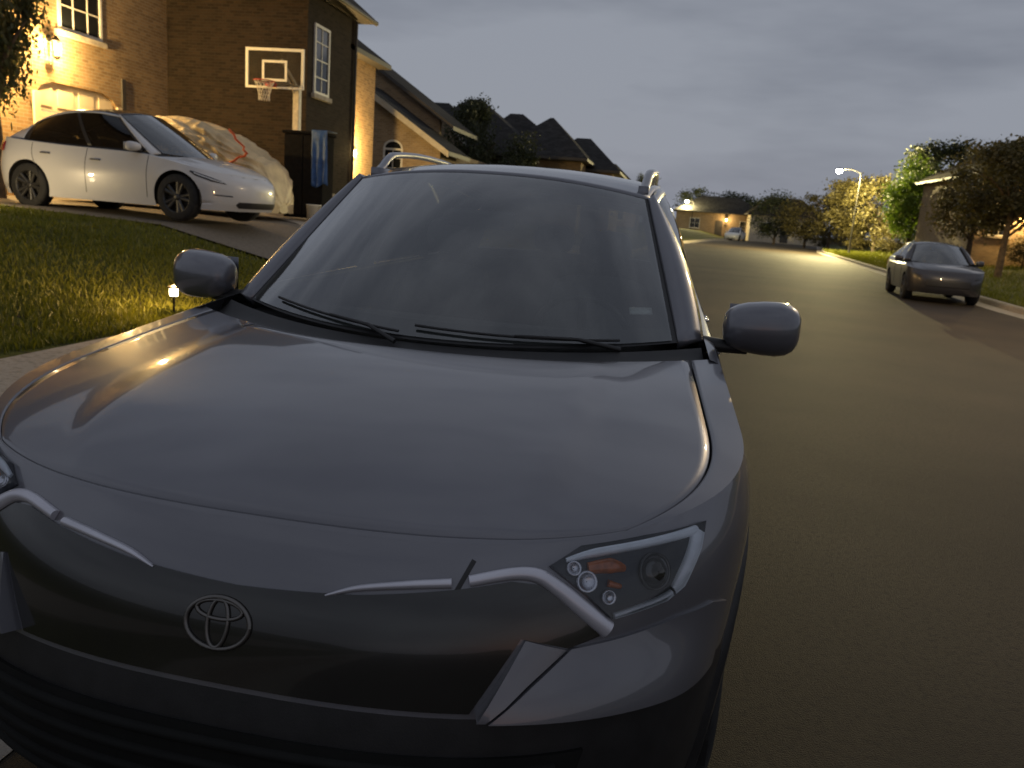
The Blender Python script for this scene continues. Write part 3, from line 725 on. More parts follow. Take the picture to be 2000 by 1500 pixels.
# front details of the near car
mb=fpatch(car,[(-.385,.615),(.385,.615),(.468,.740),(.58,.722),(.655,.738),(.60,.772),(.545,.800),(.49,.823),(.43,.827),(.328,.812),(.155,.790),(0,.778),(-.155,.790),(-.328,.812),(-.43,.827),(-.49,.823),(-.545,.800),(-.60,.772),(-.655,.738),(-.58,.722),(-.468,.740)],.004,thick=.012)  # grille panel; its outer black tips stand for the shadow beneath the trim
gr=mb.build('grille',M_['gloss'],suv,merge=.0001,mods=[('E',32)])
EDG=[('E',32)]
for sg in (1,-1):
    mb=MB(); F=lambda L:[(sg*a,z) for a,z in L]
    fstrip(mb,car,F([(.105,.783),(.155,.800),(.24,.813),(.312,.820)]),[.002,.006,.008,.009],.016,.002)
    fstrip(mb,car,F([(.345,.825),(.427,.838),(.485,.836),(.538,.816),(.60,.785),(.672,.748)]),[.010,.011,.013,.015,.0165,.0165],.017,.002)
    mb.build('grille_trim',M_['trim'],suv)
    if sg>0: mb=MB(); fstrip(mb,car,F([(.322,.806),(.333,.828),(.348,.855)]),.0042,.0003,.0026,n=4);  mb.build('bonnet_gap',M_['black'],suv)
    # headlight: dark base, reflector strips, amber block, small bowls, clear cover
    hp=[(.508,.850),(.575,.876),(.75,.887),(.972,.895),(.948,.855),(.888,.800),(.83,.782),(.674,.766),(.60,.806)]
    hl_=empty('headlight',(0,0,0),0,suv)
    pp=F(hp) if sg>0 else F(hp)[::-1]
    fpatch(car,pp,.003,thick=.004).build('lamp_housing',M_['lens'],hl_,merge=.0001,mods=EDG)
    mb=MB()
    fstrip(mb,car,F([(.545,.858),(.62,.868),(.76,.876),(.945,.884)]),[.004,.008,.008,.009],.010,.004)
    fstrip(mb,car,F([(.952,.882),(.93,.850),(.885,.810),(.862,.796)]),[.016,.015,.013,.007],.010,.004)
    fstrip(mb,car,F([(.855,.792),(.82,.786),(.75,.778),(.682,.770)]),[.005,.0045,.004,.004],.009,.004)
    mb.build('reflector_strip',M_['refl'],hl_)
    mb=MB(); fstrip(mb,car,F([(.60,.846),(.66,.848),(.70,.842)]),[.010,.014,.006],.010,.004); fstrip(mb,car,F([(.655,.822),(.69,.815)]),[.007,.005],.010,.004); mb.build('turn_signal',M_['amber'],hl_)
    for a,z,r_ in ((.60,.826,.018),(.565,.846,.012),(.66,.800,.012)):
        c=car.front(sg*a,z); nn=car.nrm(sg*a,z); q=nn.to_track_quat('Z','Y').to_matrix().to_4x4()
        mb=MB(); mb.lathe([(r_*1.1,.004),(r_*1.05,.012),(r_*.8,.008),(r_*.4,.005),(.001,.0045)],18,Matrix.Translation(c)@q); mb.build('reflector_bowl',M_['chrome'],hl_)
    for a,z,r_ in ((.79,.832,.030),):
        c=car.front(sg*a,z); nn=car.nrm(sg*a,z); q=nn.to_track_quat('Z','Y').to_matrix().to_4x4()
        mb=MB(); mb.lathe([(r_*1.15,.003),(r_*1.12,.010),(r_,.008)],24,Matrix.Translation(c)@q)
    mb.build('projector_ring',M_['gloss'],hl_)
    c=car.front(sg*.79,.832); nn=car.nrm(sg*.79,.832); q=nn.to_track_quat('Z','Y').to_matrix().to_4x4(); mb=MB()
    mb.lathe([(.030,.005),(.026,.012),(.016,.016),(.001,.0175)],24,Matrix.Translation(c)@q); mb.build('projector_lens',M_['gloss'],hl_)
    fpatch(car,pp,.0165,thick=.014).build('lamp_cover',M_['cover'],hl_,merge=.0001,mods=EDG)
    # bumper corner panels
    poly=[(.585,.722),(.70,.730),(.90,.745),(1.06,.742),(1.16,.722),(1.10,.612),(.80,.612),(.42,.612),(.50,.668)]
    pp=F(poly) if sg>0 else F(poly)[::-1]
    fpatch(car,pp,lambda a,z:.006+.034*sstep(.75,.60,z)*sstep(1.25,.85,abs(a)),thick=.04).build('bumper_panel',M_['suv'],suv,merge=.0001,mods=EDG)
    poly=[(.478,.738),(.575,.720),(.492,.668),(.415,.614),(.398,.614)]
    pp=F(poly) if sg>0 else F(poly)[::-1]
    fpatch(car,pp,lambda a,z:.006+.032*max(0,min(1,(.745-z)/.12))*max(0,min(1,(.60-abs(a))/.15)),thick=.045).build('bumper_panel',M_['suv'],suv,merge=.0001,mods=EDG)
# emblem: an outer oval with two crossing inner ovals
em=MB()
def oval(rx,rz,cx,cz,t):
    pts=[]
    for k in range(33):
        a=2*math.pi*k/32; x=cx+rx*math.cos(a); z=cz+rz*math.sin(a)
        aa=math.asin(min(1,abs(x)/car.wf(z))**(SUV['nf']/2))*(1 if x>=0 else -1)
        pts.append(car.front(aa,z)+Vector((0,-.006,0)))
    em.tube(pts,t,8,cap=False)
oval(.060,.042,-.02,.716,.0045); oval(.019,.040,-.02,.716,.0038); oval(.043,.015,-.02,.738,.0038)
em.build('emblem',M_['dchrome'],suv)
# lower front: bumper insert with slats
lo=fpatch(car,[(-.60,.31),(.60,.31),(.66,.54),(-.66,.54)],.006,thick=.012).build('lower_grille',M_['slat'],suv,merge=.0001,mods=[('E',32)])
for k in range(5):
    m=MB(); z=.335+.045*k; e=.59; fstrip(m,car,[(-e,z),(-.3,z),(0,z),(.3,z),(e,z)],.010,.012,.006,n=5); m.build('grille_slat',M_['slat'],lo)
# roof rails, wipers, stickers, antenna
for sg in (-1,1):
    m=MB(); pts=[]; rr=[]
    for k in range(31):
        t=k/30; y=2.16+2.02*t; up_=.048*(sstep(0,.10,t)-sstep(.90,1,t)); x=fx['hwid'](y)-.030
        pts.append((sg*x,y,fx['redge'](y)+.012+up_)); rr.append(.019)
    m.tube(pts,rr,10,flat=.75)
    for t in (.0,.97):
        y=2.16+2.02*t; m.box(sg*(fx['hwid'](y)-.03)-.02,sg*(fx['hwid'](y)-.03)+.02,y-.02,y+.16,fx['redge'](y)-.02,fx['redge'](y)+.03)
    m.build('roof_rail',M_['suv'],suv)
def onglass(u,v,off=.012):
    p=fx['wbase'](u).lerp(fx['wtop'](u),v)+fx['dirw']*(.022*4*v*(1-v)*(1-(2*u-1)**4)); return p+fx['dirw']*off
for u0,u1,v0_,v1_ in ((.44,.10,.012,.050),(.88,.47,.012,.045)):
    m=MB(); pts=[onglass(u0+(u1-u0)*k/14,v0_+(v1_-v0_)*k/14) for k in range(15)]
    m.tube(pts,.0045,6); m.tube([onglass(u0,-.03,.010),onglass(u0+(u1-u0)*.2,.012,.020),onglass((u0+u1)/2,(v0_+v1_)/2,.016)],[.008,.006,.004],8)
    m.build('wiper',M_['black'],suv)
def sticker(name,u0,u1,v0_,v1_,mat):
    m=MB(); m.grid([[onglass(u0+(u1-u0)*i/6,v0_+(v1_-v0_)*k/3,-.003) for i in range(7)] for k in range(4)],0); m.build(name,mat,suv,mods=[('S',.001,0)])
sticker('windscreen_sticker',.905,.955,.165,.205,M_['paper'])
sticker('toll_tag',.665,.700,.865,.895,M_['lens'])
m=MB(); ya=4.0; m.tube([(0,ya,fx['rcen'](ya)-.01),(0,ya+.05,fx['rcen'](ya)+.05),(0,ya+.17,fx['rcen'](ya)+.065)],[.03,.018,.008],8,flat=.6); m.build('roof_antenna',M_['suv'],suv)

# white crossover on the driveway
WHT=dict(L=4.52,W=.96,nf=2.5,Lf=.92,nr=3.0,Lr=.60,z0=.20,
 rec=[(.2,.07),(.32,.01),(.45,0),(.58,.015),(.66,.06),(.72,.13),(.8,.22),(1.2,.5)],
 recr=[(.2,.12),(.4,.02),(.6,0),(.8,.03),(1.0,.05),(1.2,.1)],
 wf=[(.2,.945),(.34,.965),(.5,.985),(.66,1.0),(.78,.995),(.88,.975),(1.0,.935),(1.1,.90),(1.2,.87)],
 zs=[(0,.66),(.17,.685),(.45,.77),(.8,.855),(1.2,.925),(1.6,.975),(3.0,1.02),(3.8,1.06),(4.4,1.10),(4.75,1.08)],
 clf=.30,cls=.30,axles=(.92,3.70),wr=.355,ar=.405,nv=18,
 hood=dict(a1=.75,ys=1.30,yc=.98,zc=.975,crown=.05,ridge=.010,r0=.5,gap=.90),
 ws=dict(bx=.70,byc=1.02,bye=1.36,bzc=.97,bze=1.0,tye=2.20,tyc=2.06),
 roof=dict(hw=[(2.2,.58),(2.6,.60),(3.2,.58),(3.9,.52),(4.2,.48)],ze=[(2.06,1.53),(2.2,1.55),(2.6,1.595),(3.1,1.58),(3.6,1.48),(4.15,1.26)],
   zc=[(2.06,1.62),(2.4,1.668),(2.7,1.675),(3.2,1.645),(3.7,1.53),(4.2,1.30)],rear=dict(c=4.18,e=4.12)),
 sidew=dict(b0=1.42,b1=4.14,t0=2.22,t1=4.06,inset=.05,v0=.05,v1=.95,bul=1,
   cells=[(0,.03,'b'),(.03,.40,'t'),(.40,.43,'b'),(.43,.86,'t'),(.86,.90,'b'),(.90,1,'p')]),
 hatch=dict(by=4.36),tl=(.88,1.02),mirror=dict(x=1.0,hw=.10,y=1.62,z=1.07,hh=.07),
 dash=[(1.1,.93),(1.35,.97),(1.6,.97),(1.78,.95),(1.85,.9),(1.88,.8),(1.9,.65)],
 doors=[(1.45,1.42),(2.58,2.56),(3.45,3.62)],handles=[(2.38,.83),(3.34,.88)])
wz=zl(-8.1,11.4)+.03
wht,wc,_=build_car('white fastback crossover parked nose out on the driveway beside the lawn',None,WHT,M_['white'],(-5.85,11.25,wz),R(86),
   dict(name='parked_car',cat='car',rim=M_['darkalloy'],interior=True,handle=M_['dark'],roofmat=M_['gloss']))
for sg in (1,-1):
    F=lambda L:[(sg*a,z) for a,z in L] if sg>0 else [(sg*a,z) for a,z in L][::-1]
    h_=fpatch(wc,F([(.72,.60),(.80,.645),(1.05,.715),(1.30,.772),(1.34,.76),(1.25,.70),(.98,.628)]),.006,thick=.01).build('headlight',M_['lens'],wht,merge=.0001)
    mb=MB(); fstrip(mb,wc,[(sg*a,z) for a,z in [(.78,.622),(.98,.665),(1.25,.74)]],.006,.006,.006); mb.build('light_strip',M_['refl'],h_)
    fpatch(wc,F([(.62,.415),(.64,.435),(.95,.44),(1.0,.425)]),.004,thick=.006).build('fog_lamp_slot',M_['gloss'],wht,merge=.0001)
fpatch(wc,[(-.48,.25),(.48,.25),(.56,.30),(.50,.345),(-.50,.345),(-.56,.30)],.005,thick=.01).build('lower_intake',M_['black'],wht,merge=.0001)

# dark car across the street, and the far pale car
DRK=dict(SUV); DRK.update(L=4.5,W=.90,ns=50,nv=12,cladpart=False,clf=.3,cls=.3,axles=(.92,3.55),wr=.33,ar=.375,
  rec=[(.2,.07),(.34,.01),(.5,0),(.62,.02),(.72,.08),(.8,.16),(1.2,.4)],
  zs=[(0,.74),(.17,.76),(.4,.82),(.7,.87),(1.2,.93),(1.6,.97),(3.6,1.01),(4.5,1.03)],
  hood=dict(a1=.75,ys=1.42,yc=1.06,zc=.955,crown=.04,ridge=.01,r0=.5,gap=.90),
  ws=dict(bx=.72,byc=1.14,bye=1.46,bzc=.955,bze=.98,tye=2.15,tyc=2.0),
  roof=dict(hw=[(2.15,.56),(2.6,.58),(3.4,.57),(4.25,.52)],ze=[(1.93,1.39),(2.15,1.41),(2.6,1.45),(3.2,1.44),(3.7,1.38),(4.25,1.26)],
   zc=[(1.93,1.46),(2.3,1.50),(2.8,1.52),(3.5,1.48),(4.36,1.30)],rear=dict(c=4.32,e=4.22)),
  hatch=dict(by=4.42),tl=(.78,.96),mirror=dict(x=.98,hw=.10,y=1.60,z=1.03,hh=.075),handles=[(2.42,.82),(3.40,.85)],doors=[(1.52,1.50),(2.62,2.60)],
  dash=[(q[0],q[1]-.1) for q in SUV['dash']])
drk,dc,_=build_car('dark hatchback parked across the street in front of the tan house',None,DRK,M_['dark'],(7.6,20.6,0.0),R(-6),
   dict(name='parked_car',cat='car',rim=M_['darkalloy'],interior=True))
for sg in (1,-1):
    F=lambda L:[(sg*a,z) for a,z in L] if sg>0 else [(sg*a,z) for a,z in L][::-1]
    fpatch(dc,F([(.62,.64),(.70,.70),(1.0,.745),(1.12,.735),(.98,.65)]),.006,thick=.01).build('headlight',M_['lens'],drk,merge=.0001)
fpatch(dc,[(-.5,.42),(.5,.42),(.55,.52),(.5,.60),(-.5,.60),(-.55,.52)],.005,thick=.01).build('grille',M_['black'],drk,merge=.0001)
def copy_tree(o,parent=None):
    c=o.copy(); COL.objects.link(c)
    if parent: c.parent=parent
    for ch in [q for q in bpy.data.objects if q.parent==o]: copy_tree(ch,c)
    return c
far=copy_tree(wht); far.location=(8.2,104,.0); far.rotation_euler=(0,0,R(-18)); tag(far,'distant pale car at the far end of the road below the porch light','car')
# ------------------------------------------------------------------ houses
def wall_poly(m, pts, inward, t=.25, mi=0):
    """vertical wall slab from a polygon of points, extruded by the vector inward*t"""
    A=[Vector(p) for p in pts]; d=Vector(inward)*t; n=len(A); B=[p+d for p in A]
    m.add(A+B,[tuple(range(n)),tuple(range(2*n-1,n-1,-1))]+[(i,i+n,(i+1)%n+n,(i+1)%n) for i in range(n)],mi)
def window(parent, c, nx, ny, w_, h_, bars=(1,2), arch=False, sill=True):
    """framed window; c centre of the opening on the wall face, (nx,ny) outward normal"""
    n=Vector((nx,ny,0)); t=Vector((-ny,nx,0)); c=Vector(c); Z=Vector((0,0,1))
    def P(a,z,o): return c+t*a+Z*z+n*o
    def bar(m,a0,a1,z0,z1,o0,o1):
        m.add([P(a0,z0,o0),P(a1,z0,o0),P(a1,z0,o1),P(a0,z0,o1),P(a0,z1,o0),P(a1,z1,o0),P(a1,z1,o1),P(a0,z1,o1)],[(0,3,2,1),(4,5,6,7),(0,1,5,4),(1,2,6,5),(2,3,7,6),(3,0,4,7)])
    f=MB(); hw,hh=w_/2,h_/2
    for a0,a1,z0,z1 in ((-hw,-hw+.07,-hh,hh),(hw-.07,hw,-hh,hh),(-hw+.07,hw-.07,hh-.07,hh),(-hw+.07,hw-.07,-hh,-hh+.07)): bar(f,a0,a1,z0,z1,-.04,.045)
    for k in range(1,bars[0]+1): a=-hw+w_*k/(bars[0]+1); bar(f,a-.014,a+.014,-hh+.07,hh-.07,-.01,.030)
    for k in range(1,bars[1]+1): z=-hh+h_*k/(bars[1]+1); bar(f,-hw+.07,hw-.07,z-.014,z+.014,-.008,.027)
    if arch:
        pr=[]
        for k in range(13):
            a=math.pi*k/12; pr.append([P(math.cos(a)*hw,hh+math.sin(a)*hw*.8,.045),P(math.cos(a)*(hw-.07),hh+math.sin(a)*(hw*.8-.07),.045),P(math.cos(a)*(hw-.07),hh+math.sin(a)*(hw*.8-.07),-.03)])
        f.grid(pr)
    fo=f.build('window',M_['wframe'],parent,smooth=False)
    g=MB(); bar(g,-hw+.03,hw-.03,-hh+.03,hh-.03,-.03,.012)
    if arch: g.add([P(math.cos(math.pi*k/12)*(hw-.03),hh+math.sin(math.pi*k/12)*(hw*.8-.03),.012) for k in range(13)],[tuple(range(13))])
    g.build('pane',M_['pane'],fo,smooth=False)
    if sill:
        s=MB(); bar(s,-hw-.1,hw+.1,-hh-.12,-hh,-.02,.10); s.build('sill',M_['stone'],fo,smooth=False,mods=[('B',.01,2)])
    return fo
def lantern(parent, c, nx, ny, s=1.0, power=0, col=(1,.66,.25)):
    n=Vector((nx,ny,0)); c=Vector(c)
    m=MB(); m.tube([c,c+n*.03],.06*s,10); m.tube([c+Vector((0,0,-.02)),c+n*.10*s+Vector((0,0,.06*s)),c+n*.16*s+Vector((0,0,.03*s))],.012*s,6)
    b=c+n*.16*s
    M=Matrix.Translation(b)
    m.lathe([(.001,.05*s),(.03*s,.03*s),(.085*s,-.03*s),(.088*s,-.045*s)],6,M)
    m.lathe([(.060*s,-.30*s),(.05*s,-.33*s),(.001,-.36*s)],6,M)
    for k in range(6):
        a=math.pi/3*k; m.tube([b+Vector((.078*s*math.cos(a),.078*s*math.sin(a),-.04*s)),b+Vector((.058*s*math.cos(a),.058*s*math.sin(a),-.31*s))],.006*s,4)
    lo=m.build('wall_lantern',M_['iron'],parent,smooth=False)
    q=MB(); q.lathe([(.001,-.08*s),(.026*s,-.10*s),(.034*s,-.16*s),(.026*s,-.22*s),(.001,-.24*s)],12,M); bo=q.build('bulb',M_['bulb'],lo); bo.visible_shadow=True
    if power:
        l=bpy.data.lights.new('lantern_light','POINT'); l.energy=power; l.color=col; l.shadow_soft_size=.05*s
        o=bpy.data.objects.new('lantern_light',l); COL.objects.link(o); o.location=b+n*.14*s+Vector((0,0,-.15*s)); o.parent=lo
    return lo
def hip(m,x0,x1,y0,y1,z,h,ridge,axis='x',ov=.4,mi=0,t=.14):
    """hip roof with overhang: ridge given as (r0,r1) along the axis"""
    x0-=ov;x1+=ov;y0-=ov;y1+=ov
    if axis=='x': ym=(y0+y1)/2; a=(ridge[0],ym,z+h); b=(ridge[1],ym,z+h)
    else: xm=(x0+x1)/2; a=(xm,ridge[0],z+h); b=(xm,ridge[1],z+h)
    C=[(x0,y0,z),(x1,y0,z),(x1,y1,z),(x0,y1,z)]; D=[(p[0],p[1],z-t) for p in C]
    v=C+[a,b]+D
    if axis=='x': f=[(0,1,5,4),(1,2,5),(2,3,4,5),(3,0,4)]
    else: f=[(0,1,4),(1,2,5,4),(2,3,5),(3,0,4,5)]
    m.add(v,f,mi); m.add(v,[(0,6,7,1),(1,7,8,2),(2,8,9,3),(3,9,6,0),(6,9,8,7)],mi+1)

# --- house at the left: two storey brick, garage wing towards the driveway
H1=empty('brick_house',(-13,19.5,.9)); tag(H1,'two storey brown brick house at the left with a lit garage door beside the driveway','house')
def loc(o): return o
h1=lambda x,y,z:(x+13,y-19.5,z-.9)      # world -> local of the house empty
def W1(m,pts,inw,t=.25): wall_poly(m,[h1(*p) for p in pts],inw,t)
m=MB()
# garage wall facing the street (x=-13) with an opening y 14.7..17.55, z .93..3.42
W1(m,[(-13,4,.6),(-13,9.2,.6),(-13,9.2,7.4),(-13,4,7.4)],(-1,0,0))
W1(m,[(-13,9.2,3.30),(-13,12.0,3.30),(-13,12.0,7.4),(-13,9.2,7.4)],(-1,0,0))
W1(m,[(-13,12.0,.6),(-13,14.75,.6),(-13,14.75,7.4),(-13,12.0,7.4)],(-1,0,0))
arc=[(-13,14.75,3.15),(-13,14.95,3.36),(-13,15.3,3.46),(-13,16.9,3.46),(-13,17.25,3.36),(-13,17.45,3.15)]
W1(m,arc+[(-13,17.45,7.4),(-13,14.75,7.4)],(-1,0,0))
W1(m,[(-13,17.45,.6),(-13,19.5,.6),(-13,19.5,7.4),(-13,17.45,7.4)],(-1,0,0))
m.build('wall',M_['brick'],H1,smooth=False); m=MB()
# return wall facing the driveway (y=19.5) and the street wall (x=-9)
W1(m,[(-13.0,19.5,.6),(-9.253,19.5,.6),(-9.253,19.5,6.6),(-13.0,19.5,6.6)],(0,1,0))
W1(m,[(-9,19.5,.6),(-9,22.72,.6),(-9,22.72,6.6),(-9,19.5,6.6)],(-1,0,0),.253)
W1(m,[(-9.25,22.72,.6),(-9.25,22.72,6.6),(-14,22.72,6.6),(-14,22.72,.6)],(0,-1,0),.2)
m.build('wall',M_['shadebrick'],H1,smooth=False); m=MB()
# entry wing set back
W1(m,[(-9.4,22.74,.6),(-9.4,25.5,.6),(-9.4,25.5,5.75),(-9.4,22.74,5.75)],(-1,0,0))
W1(m,[(-9.66,25.5,.6),(-15,25.5,.6),(-15,25.5,5.75),(-9.66,25.5,5.75)],(0,-1,0))
m.build('wall',M_['brick'],H1,smooth=False)
def gdoor(y0,y1,z0,z1):
    m=MB(); n=4
    for i in range(n):
        a=z0+(z1-z0)*i/n; b=z0+(z1-z0)*(i+1)/n-.012
        m.box(*[c for q in ((-13.14+13,-13.10+13),(y0-19.5,y1-19.5),(a-.9,b-.9)) for c in q])
        k=4
        for j in range(k):
            c0=y0+(y1-y0)*(j+.12)/k; c1=y0+(y1-y0)*(j+.88)/k
            m.box(-.097,-.075,c0-19.5,c1-19.5,a+.1-.9,b-.1-.9)
    return m.build('garage_door',M_['cream'],H1,smooth=False,mods=[('B',.008,2)])
gdoor(14.76,17.44,.93,3.47); gdoor(9.21,11.99,.93,3.29)
for y in (14.75,17.45):
    m=MB(); m.box(.002,.06,y-19.5-.09,y-19.5+.09,.03,2.3); m.build('door_casing',M_['cream'],H1,smooth=False,mods=[('B',.01,2)])
m=MB()
hip(m,*(h1(-22,0,0)[0],h1(-13,0,0)[0],h1(0,4,0)[1],h1(0,22.7,0)[1]),7.4-.9,3.6,(h1(0,8.5,0)[1],h1(0,18,0)[1]),'y',.45)
hip(m,*(h1(-18,0,0)[0],h1(-9,0,0)[0],h1(0,19.5,0)[1],h1(0,22.72,0)[1]),6.68-.9,2.3,(h1(-16,0,0)[0],h1(-11.4,0,0)[0]),'x',.42)
hip(m,*(h1(-16,0,0)[0],h1(-9.4,0,0)[0],h1(0,22.76,0)[1],h1(0,25.5,0)[1]),5.86-.9,1.7,(h1(-14,0,0)[0],h1(-11.4,0,0)[0]),'x',.40)
m.build('roof',[M_['shingle'],M_['dfascia']],H1,smooth=False)
m=MB(); m.tube([h1(-8.52,19.2,6.56),h1(-8.52,23.1,6.56)],.07,8); m.tube([h1(-9.0+.06,22.62,6.5),h1(-9+.06,22.62,1.0)],.045,8); m.build('gutter',M_['dfascia'],H1)
window(H1,h1(-9,20.35,4.98),1,0,.95,1.75,(1,3)); window(H1,h1(-9,20.75,2.3),1,0,.95,1.5,(1,3))
window(H1,h1(-13,16.2,5.4),1,0,1.4,1.6,(2,2))
lantern(H1,h1(-13,15.2,4.35),1,0,1.25,LAMP['garage']); lantern(H1,h1(-13,13.2,3.9),1,0,1.25,LAMP['garage2'])
lantern(H1,h1(-9.4,23.35,3.02),1,0,1.2,LAMP['entry'])
m=MB()

m.box(.002,.05,-1.93,-1.80,.0,3.0); m.build('downspout',M_['dfascia'],H1,smooth=False)

# --- neighbouring house with two parallel gables
H2=empty('gabled_house',(-12,30,.95)); tag(H2,'dark brick house with two parallel gables and an arched window beyond the lit entry','house')
h2=lambda x,y,z:(x+12,y-30,z-.95)
m=MB()
wall_poly(m,[h2(*p) for p in [(-15.4,30,.4),(-8.35,30,.4),(-8.35,30,3.70),(-11.9,30,5.90),(-15.4,30,3.70)]],(0,1,0))
wall_poly(m,[h2(*p) for p in [(-8.35,30.26,.4),(-8.35,44,.4),(-8.35,44,3.6),(-8.35,30.26,3.6)]],(-1,0,0))
wall_poly(m,[h2(*p) for p in [(-19.5,33,3.0),(-9.3,33,3.0),(-9.3,33,5.0),(-14.4,33,8.3),(-19.5,33,5.0)]],(0,1,0))
m.build('wall',M_['brick2'],H2,smooth=False)
def gable(m,y0,y1,xa,za,xl_,zl_,xr_,zr_,t=.16):
    for (x,z) in ((xl_,zl_),(xr_,zr_)):
        A=[h2(xa,y0,za),h2(xa,y1,za),h2(x,y1,z),h2(x,y0,z)]
        if x<xa: A=A[::-1]
        B=[(p[0],p[1],p[2]-t) for p in A]
        m.add(A+B,[(0,3,2,1)][::1],0); m.add(A+B,[(4,5,6,7),(0,1,5,4),(1,2,6,5),(2,3,7,6),(3,0,4,7)],1)
m=MB(); gable(m,29.62,33,-11.9,6.05,-15.9,3.50,-7.9,3.50); gable(m,32.6,37,-14.4,8.5,-20.2,4.70,-8.6,4.72); m.build('roof',[M_['shingle'],M_['dfascia']],H2,smooth=False)
m=MB()
for sg,x1_,z1_ in ((1,-7.9,3.50),(-1,-15.9,3.50)):
    A=Vector(h2(-11.9,29.60,6.05)); B=Vector(h2(x1_,29.60,z1_)); d=Vector((0,0,-.24)); o=Vector((0,-.035,0))
    m.add([A+o,B+o,B+d+o,A+d+o,A,B,B+d,A+d],[(0,1,2,3),(4,7,6,5),(0,4,5,1),(3,2,6,7)])
m.build('gable_board',M_['fascia'],H2,smooth=False)
window(H2,h2(-10.25,30,2.75),0,-1,.8,1.5,(1,3),arch=True); window(H2,h2(-12.4,30,2.75),0,-1,.9,1.5,(1,3)); window(H2,h2(-8.35,34,2.4),1,0,1.2,1.4,(1,2))

# --- house further on with a row of hip roofs
H3=empty('hip_roof_house',(-9,48,1.0)); tag(H3,'large dark house down the street with a row of hip roofs against the sky','house')
h3=lambda x,y,z:(x+9,y-48,z-1)
m=MB()
for x0,x1,y0,y1,z in ((-17,-6.9,46,56,4.6),(-8.8,-4.4,43.6,46.01,4.35),(-6.9,-2.9,47,55,4.1)):
    a=h3(x0,y0,.5); b=h3(x1,y1,z); m.box(a[0],b[0],a[1],b[1],a[2],b[2])
m.build('wall',M_['brick2'],H3,smooth=False)
m=MB()
def hip3(x0,x1,y0,y1,z,zr,r0,r1,ax='x',ov=.45):
    a=h3(x0,y0,z); b=h3(x1,y1,z)
    hip(m,a[0],b[0],a[1],b[1],z-1,zr-z,(h3(r0,0,0)[0],h3(r1,0,0)[0]) if ax=='x' else (h3(0,r0,0)[1],h3(0,r1,0)[1]),ax,ov)
hip3(-17.5,-10.6,45.0,54,4.75,7.70,-14.6,-13.6)
hip3(-14.6,-7.4,43.6,52.4,4.72,7.82,-11.9,-11.2)
hip3(-11.6,-5.6,46.6,54.6,4.70,7.42,-9.9,-9.1)
hip3(-8.8,-4.4,42.8,50.6,4.45,6.86,-6.75,-6.55)
hip3(-7.2,-2.9,46.8,54.8,4.15,6.22,-5.6,-4.75)
m.build('roof',[M_['shingle'],M_['dfascia']],H3,smooth=False)
m=MB()
for s_ in (-1,1):
    A=Vector(h3(-12.0,43.0,6.35)); B=Vector(h3(-12.0+s_*1.35,43.0,4.75)); d=Vector((0,0,-.26)); o=Vector((0,-.06,0))
    m.add([A+o,B+o,B+d+o,A+d+o,A,B,B+d,A+d],[(0,1,2,3),(4,7,6,5),(0,4,5,1),(3,2,6,7)])
m.build('gable_board',M_['wframe'],H3,smooth=False)
m=MB(); wall_poly(m,[h3(-12.0,43.06,6.3),h3(-13.3,43.06,4.7),h3(-10.7,43.06,4.7)],(0,1,0),.9); m.build('dormer',M_['brick2'],H3,smooth=False)
m=MB()
a=h3(-9.9,45.95,4.75); b=h3(-7.6,45.99,5.25); m.box(a[0],b[0],a[1]-.5,b[1]-.4,a[2],b[2]); m.build('stucco_band',M_['cream'],H3,smooth=False)
window(H3,h3(-6.6,43.6,2.7),0,-1,1.5,1.5,(2,2)); window(H3,h3(-3.9,47,2.6),0,-1,1.0,1.5,(1,2)); window(H3,h3(-12,46,2.7),0,-1,1.6,1.5,(2,2)); window(H3,h3(-2.9,50,2.6),1,0,1.2,1.5,(1,2))

# --- tan house on the right behind the trees
H4=empty('tan_house',(22,44,1.2)); tag(H4,'tan brick house behind the trees on the right, warmly lit','house')
h4=lambda x,y,z:(x-22,y-44,z-1.2)
m=MB(); a=h4(15.8,44,.2); b=h4(30,54,5.1); m.box(a[0],b[0],a[1],b[1],a[2],b[2]); 
a=h4(18.4,41.2,.2); b=h4(22.6,43.99,4.7); m.box(a[0],b[0],a[1],b[1],a[2],b[2])
m.build('wall',M_['brick2'],H4,smooth=False)
m=MB(); hip(m,h4(15.8,0,0)[0],h4(30,0,0)[0],0,10,5.1-1.2,3.0,(h4(20,0,0)[0],h4(26,0,0)[0]),'x',.5); hip(m,h4(18.4,0,0)[0],h4(22.6,0,0)[0],-2.8,4,4.75-1.2,2.4,(-.2,3),'y',.4); m.build('roof',[M_['shingle2'],M_['dfascia']],H4,smooth=False)
window(H4,h4(20.5,41.2,2.9),0,-1,1.8,1.6,(2,2)); window(H4,h4(16.9,44,2.9),0,-1,1.0,1.6,(1,2)); window(H4,h4(26,44,2.9),0,-1,1.4,1.6,(1,2))
lantern(H4,h4(18.0,44,3.4),0,-1,1.3,LAMP['tan'])
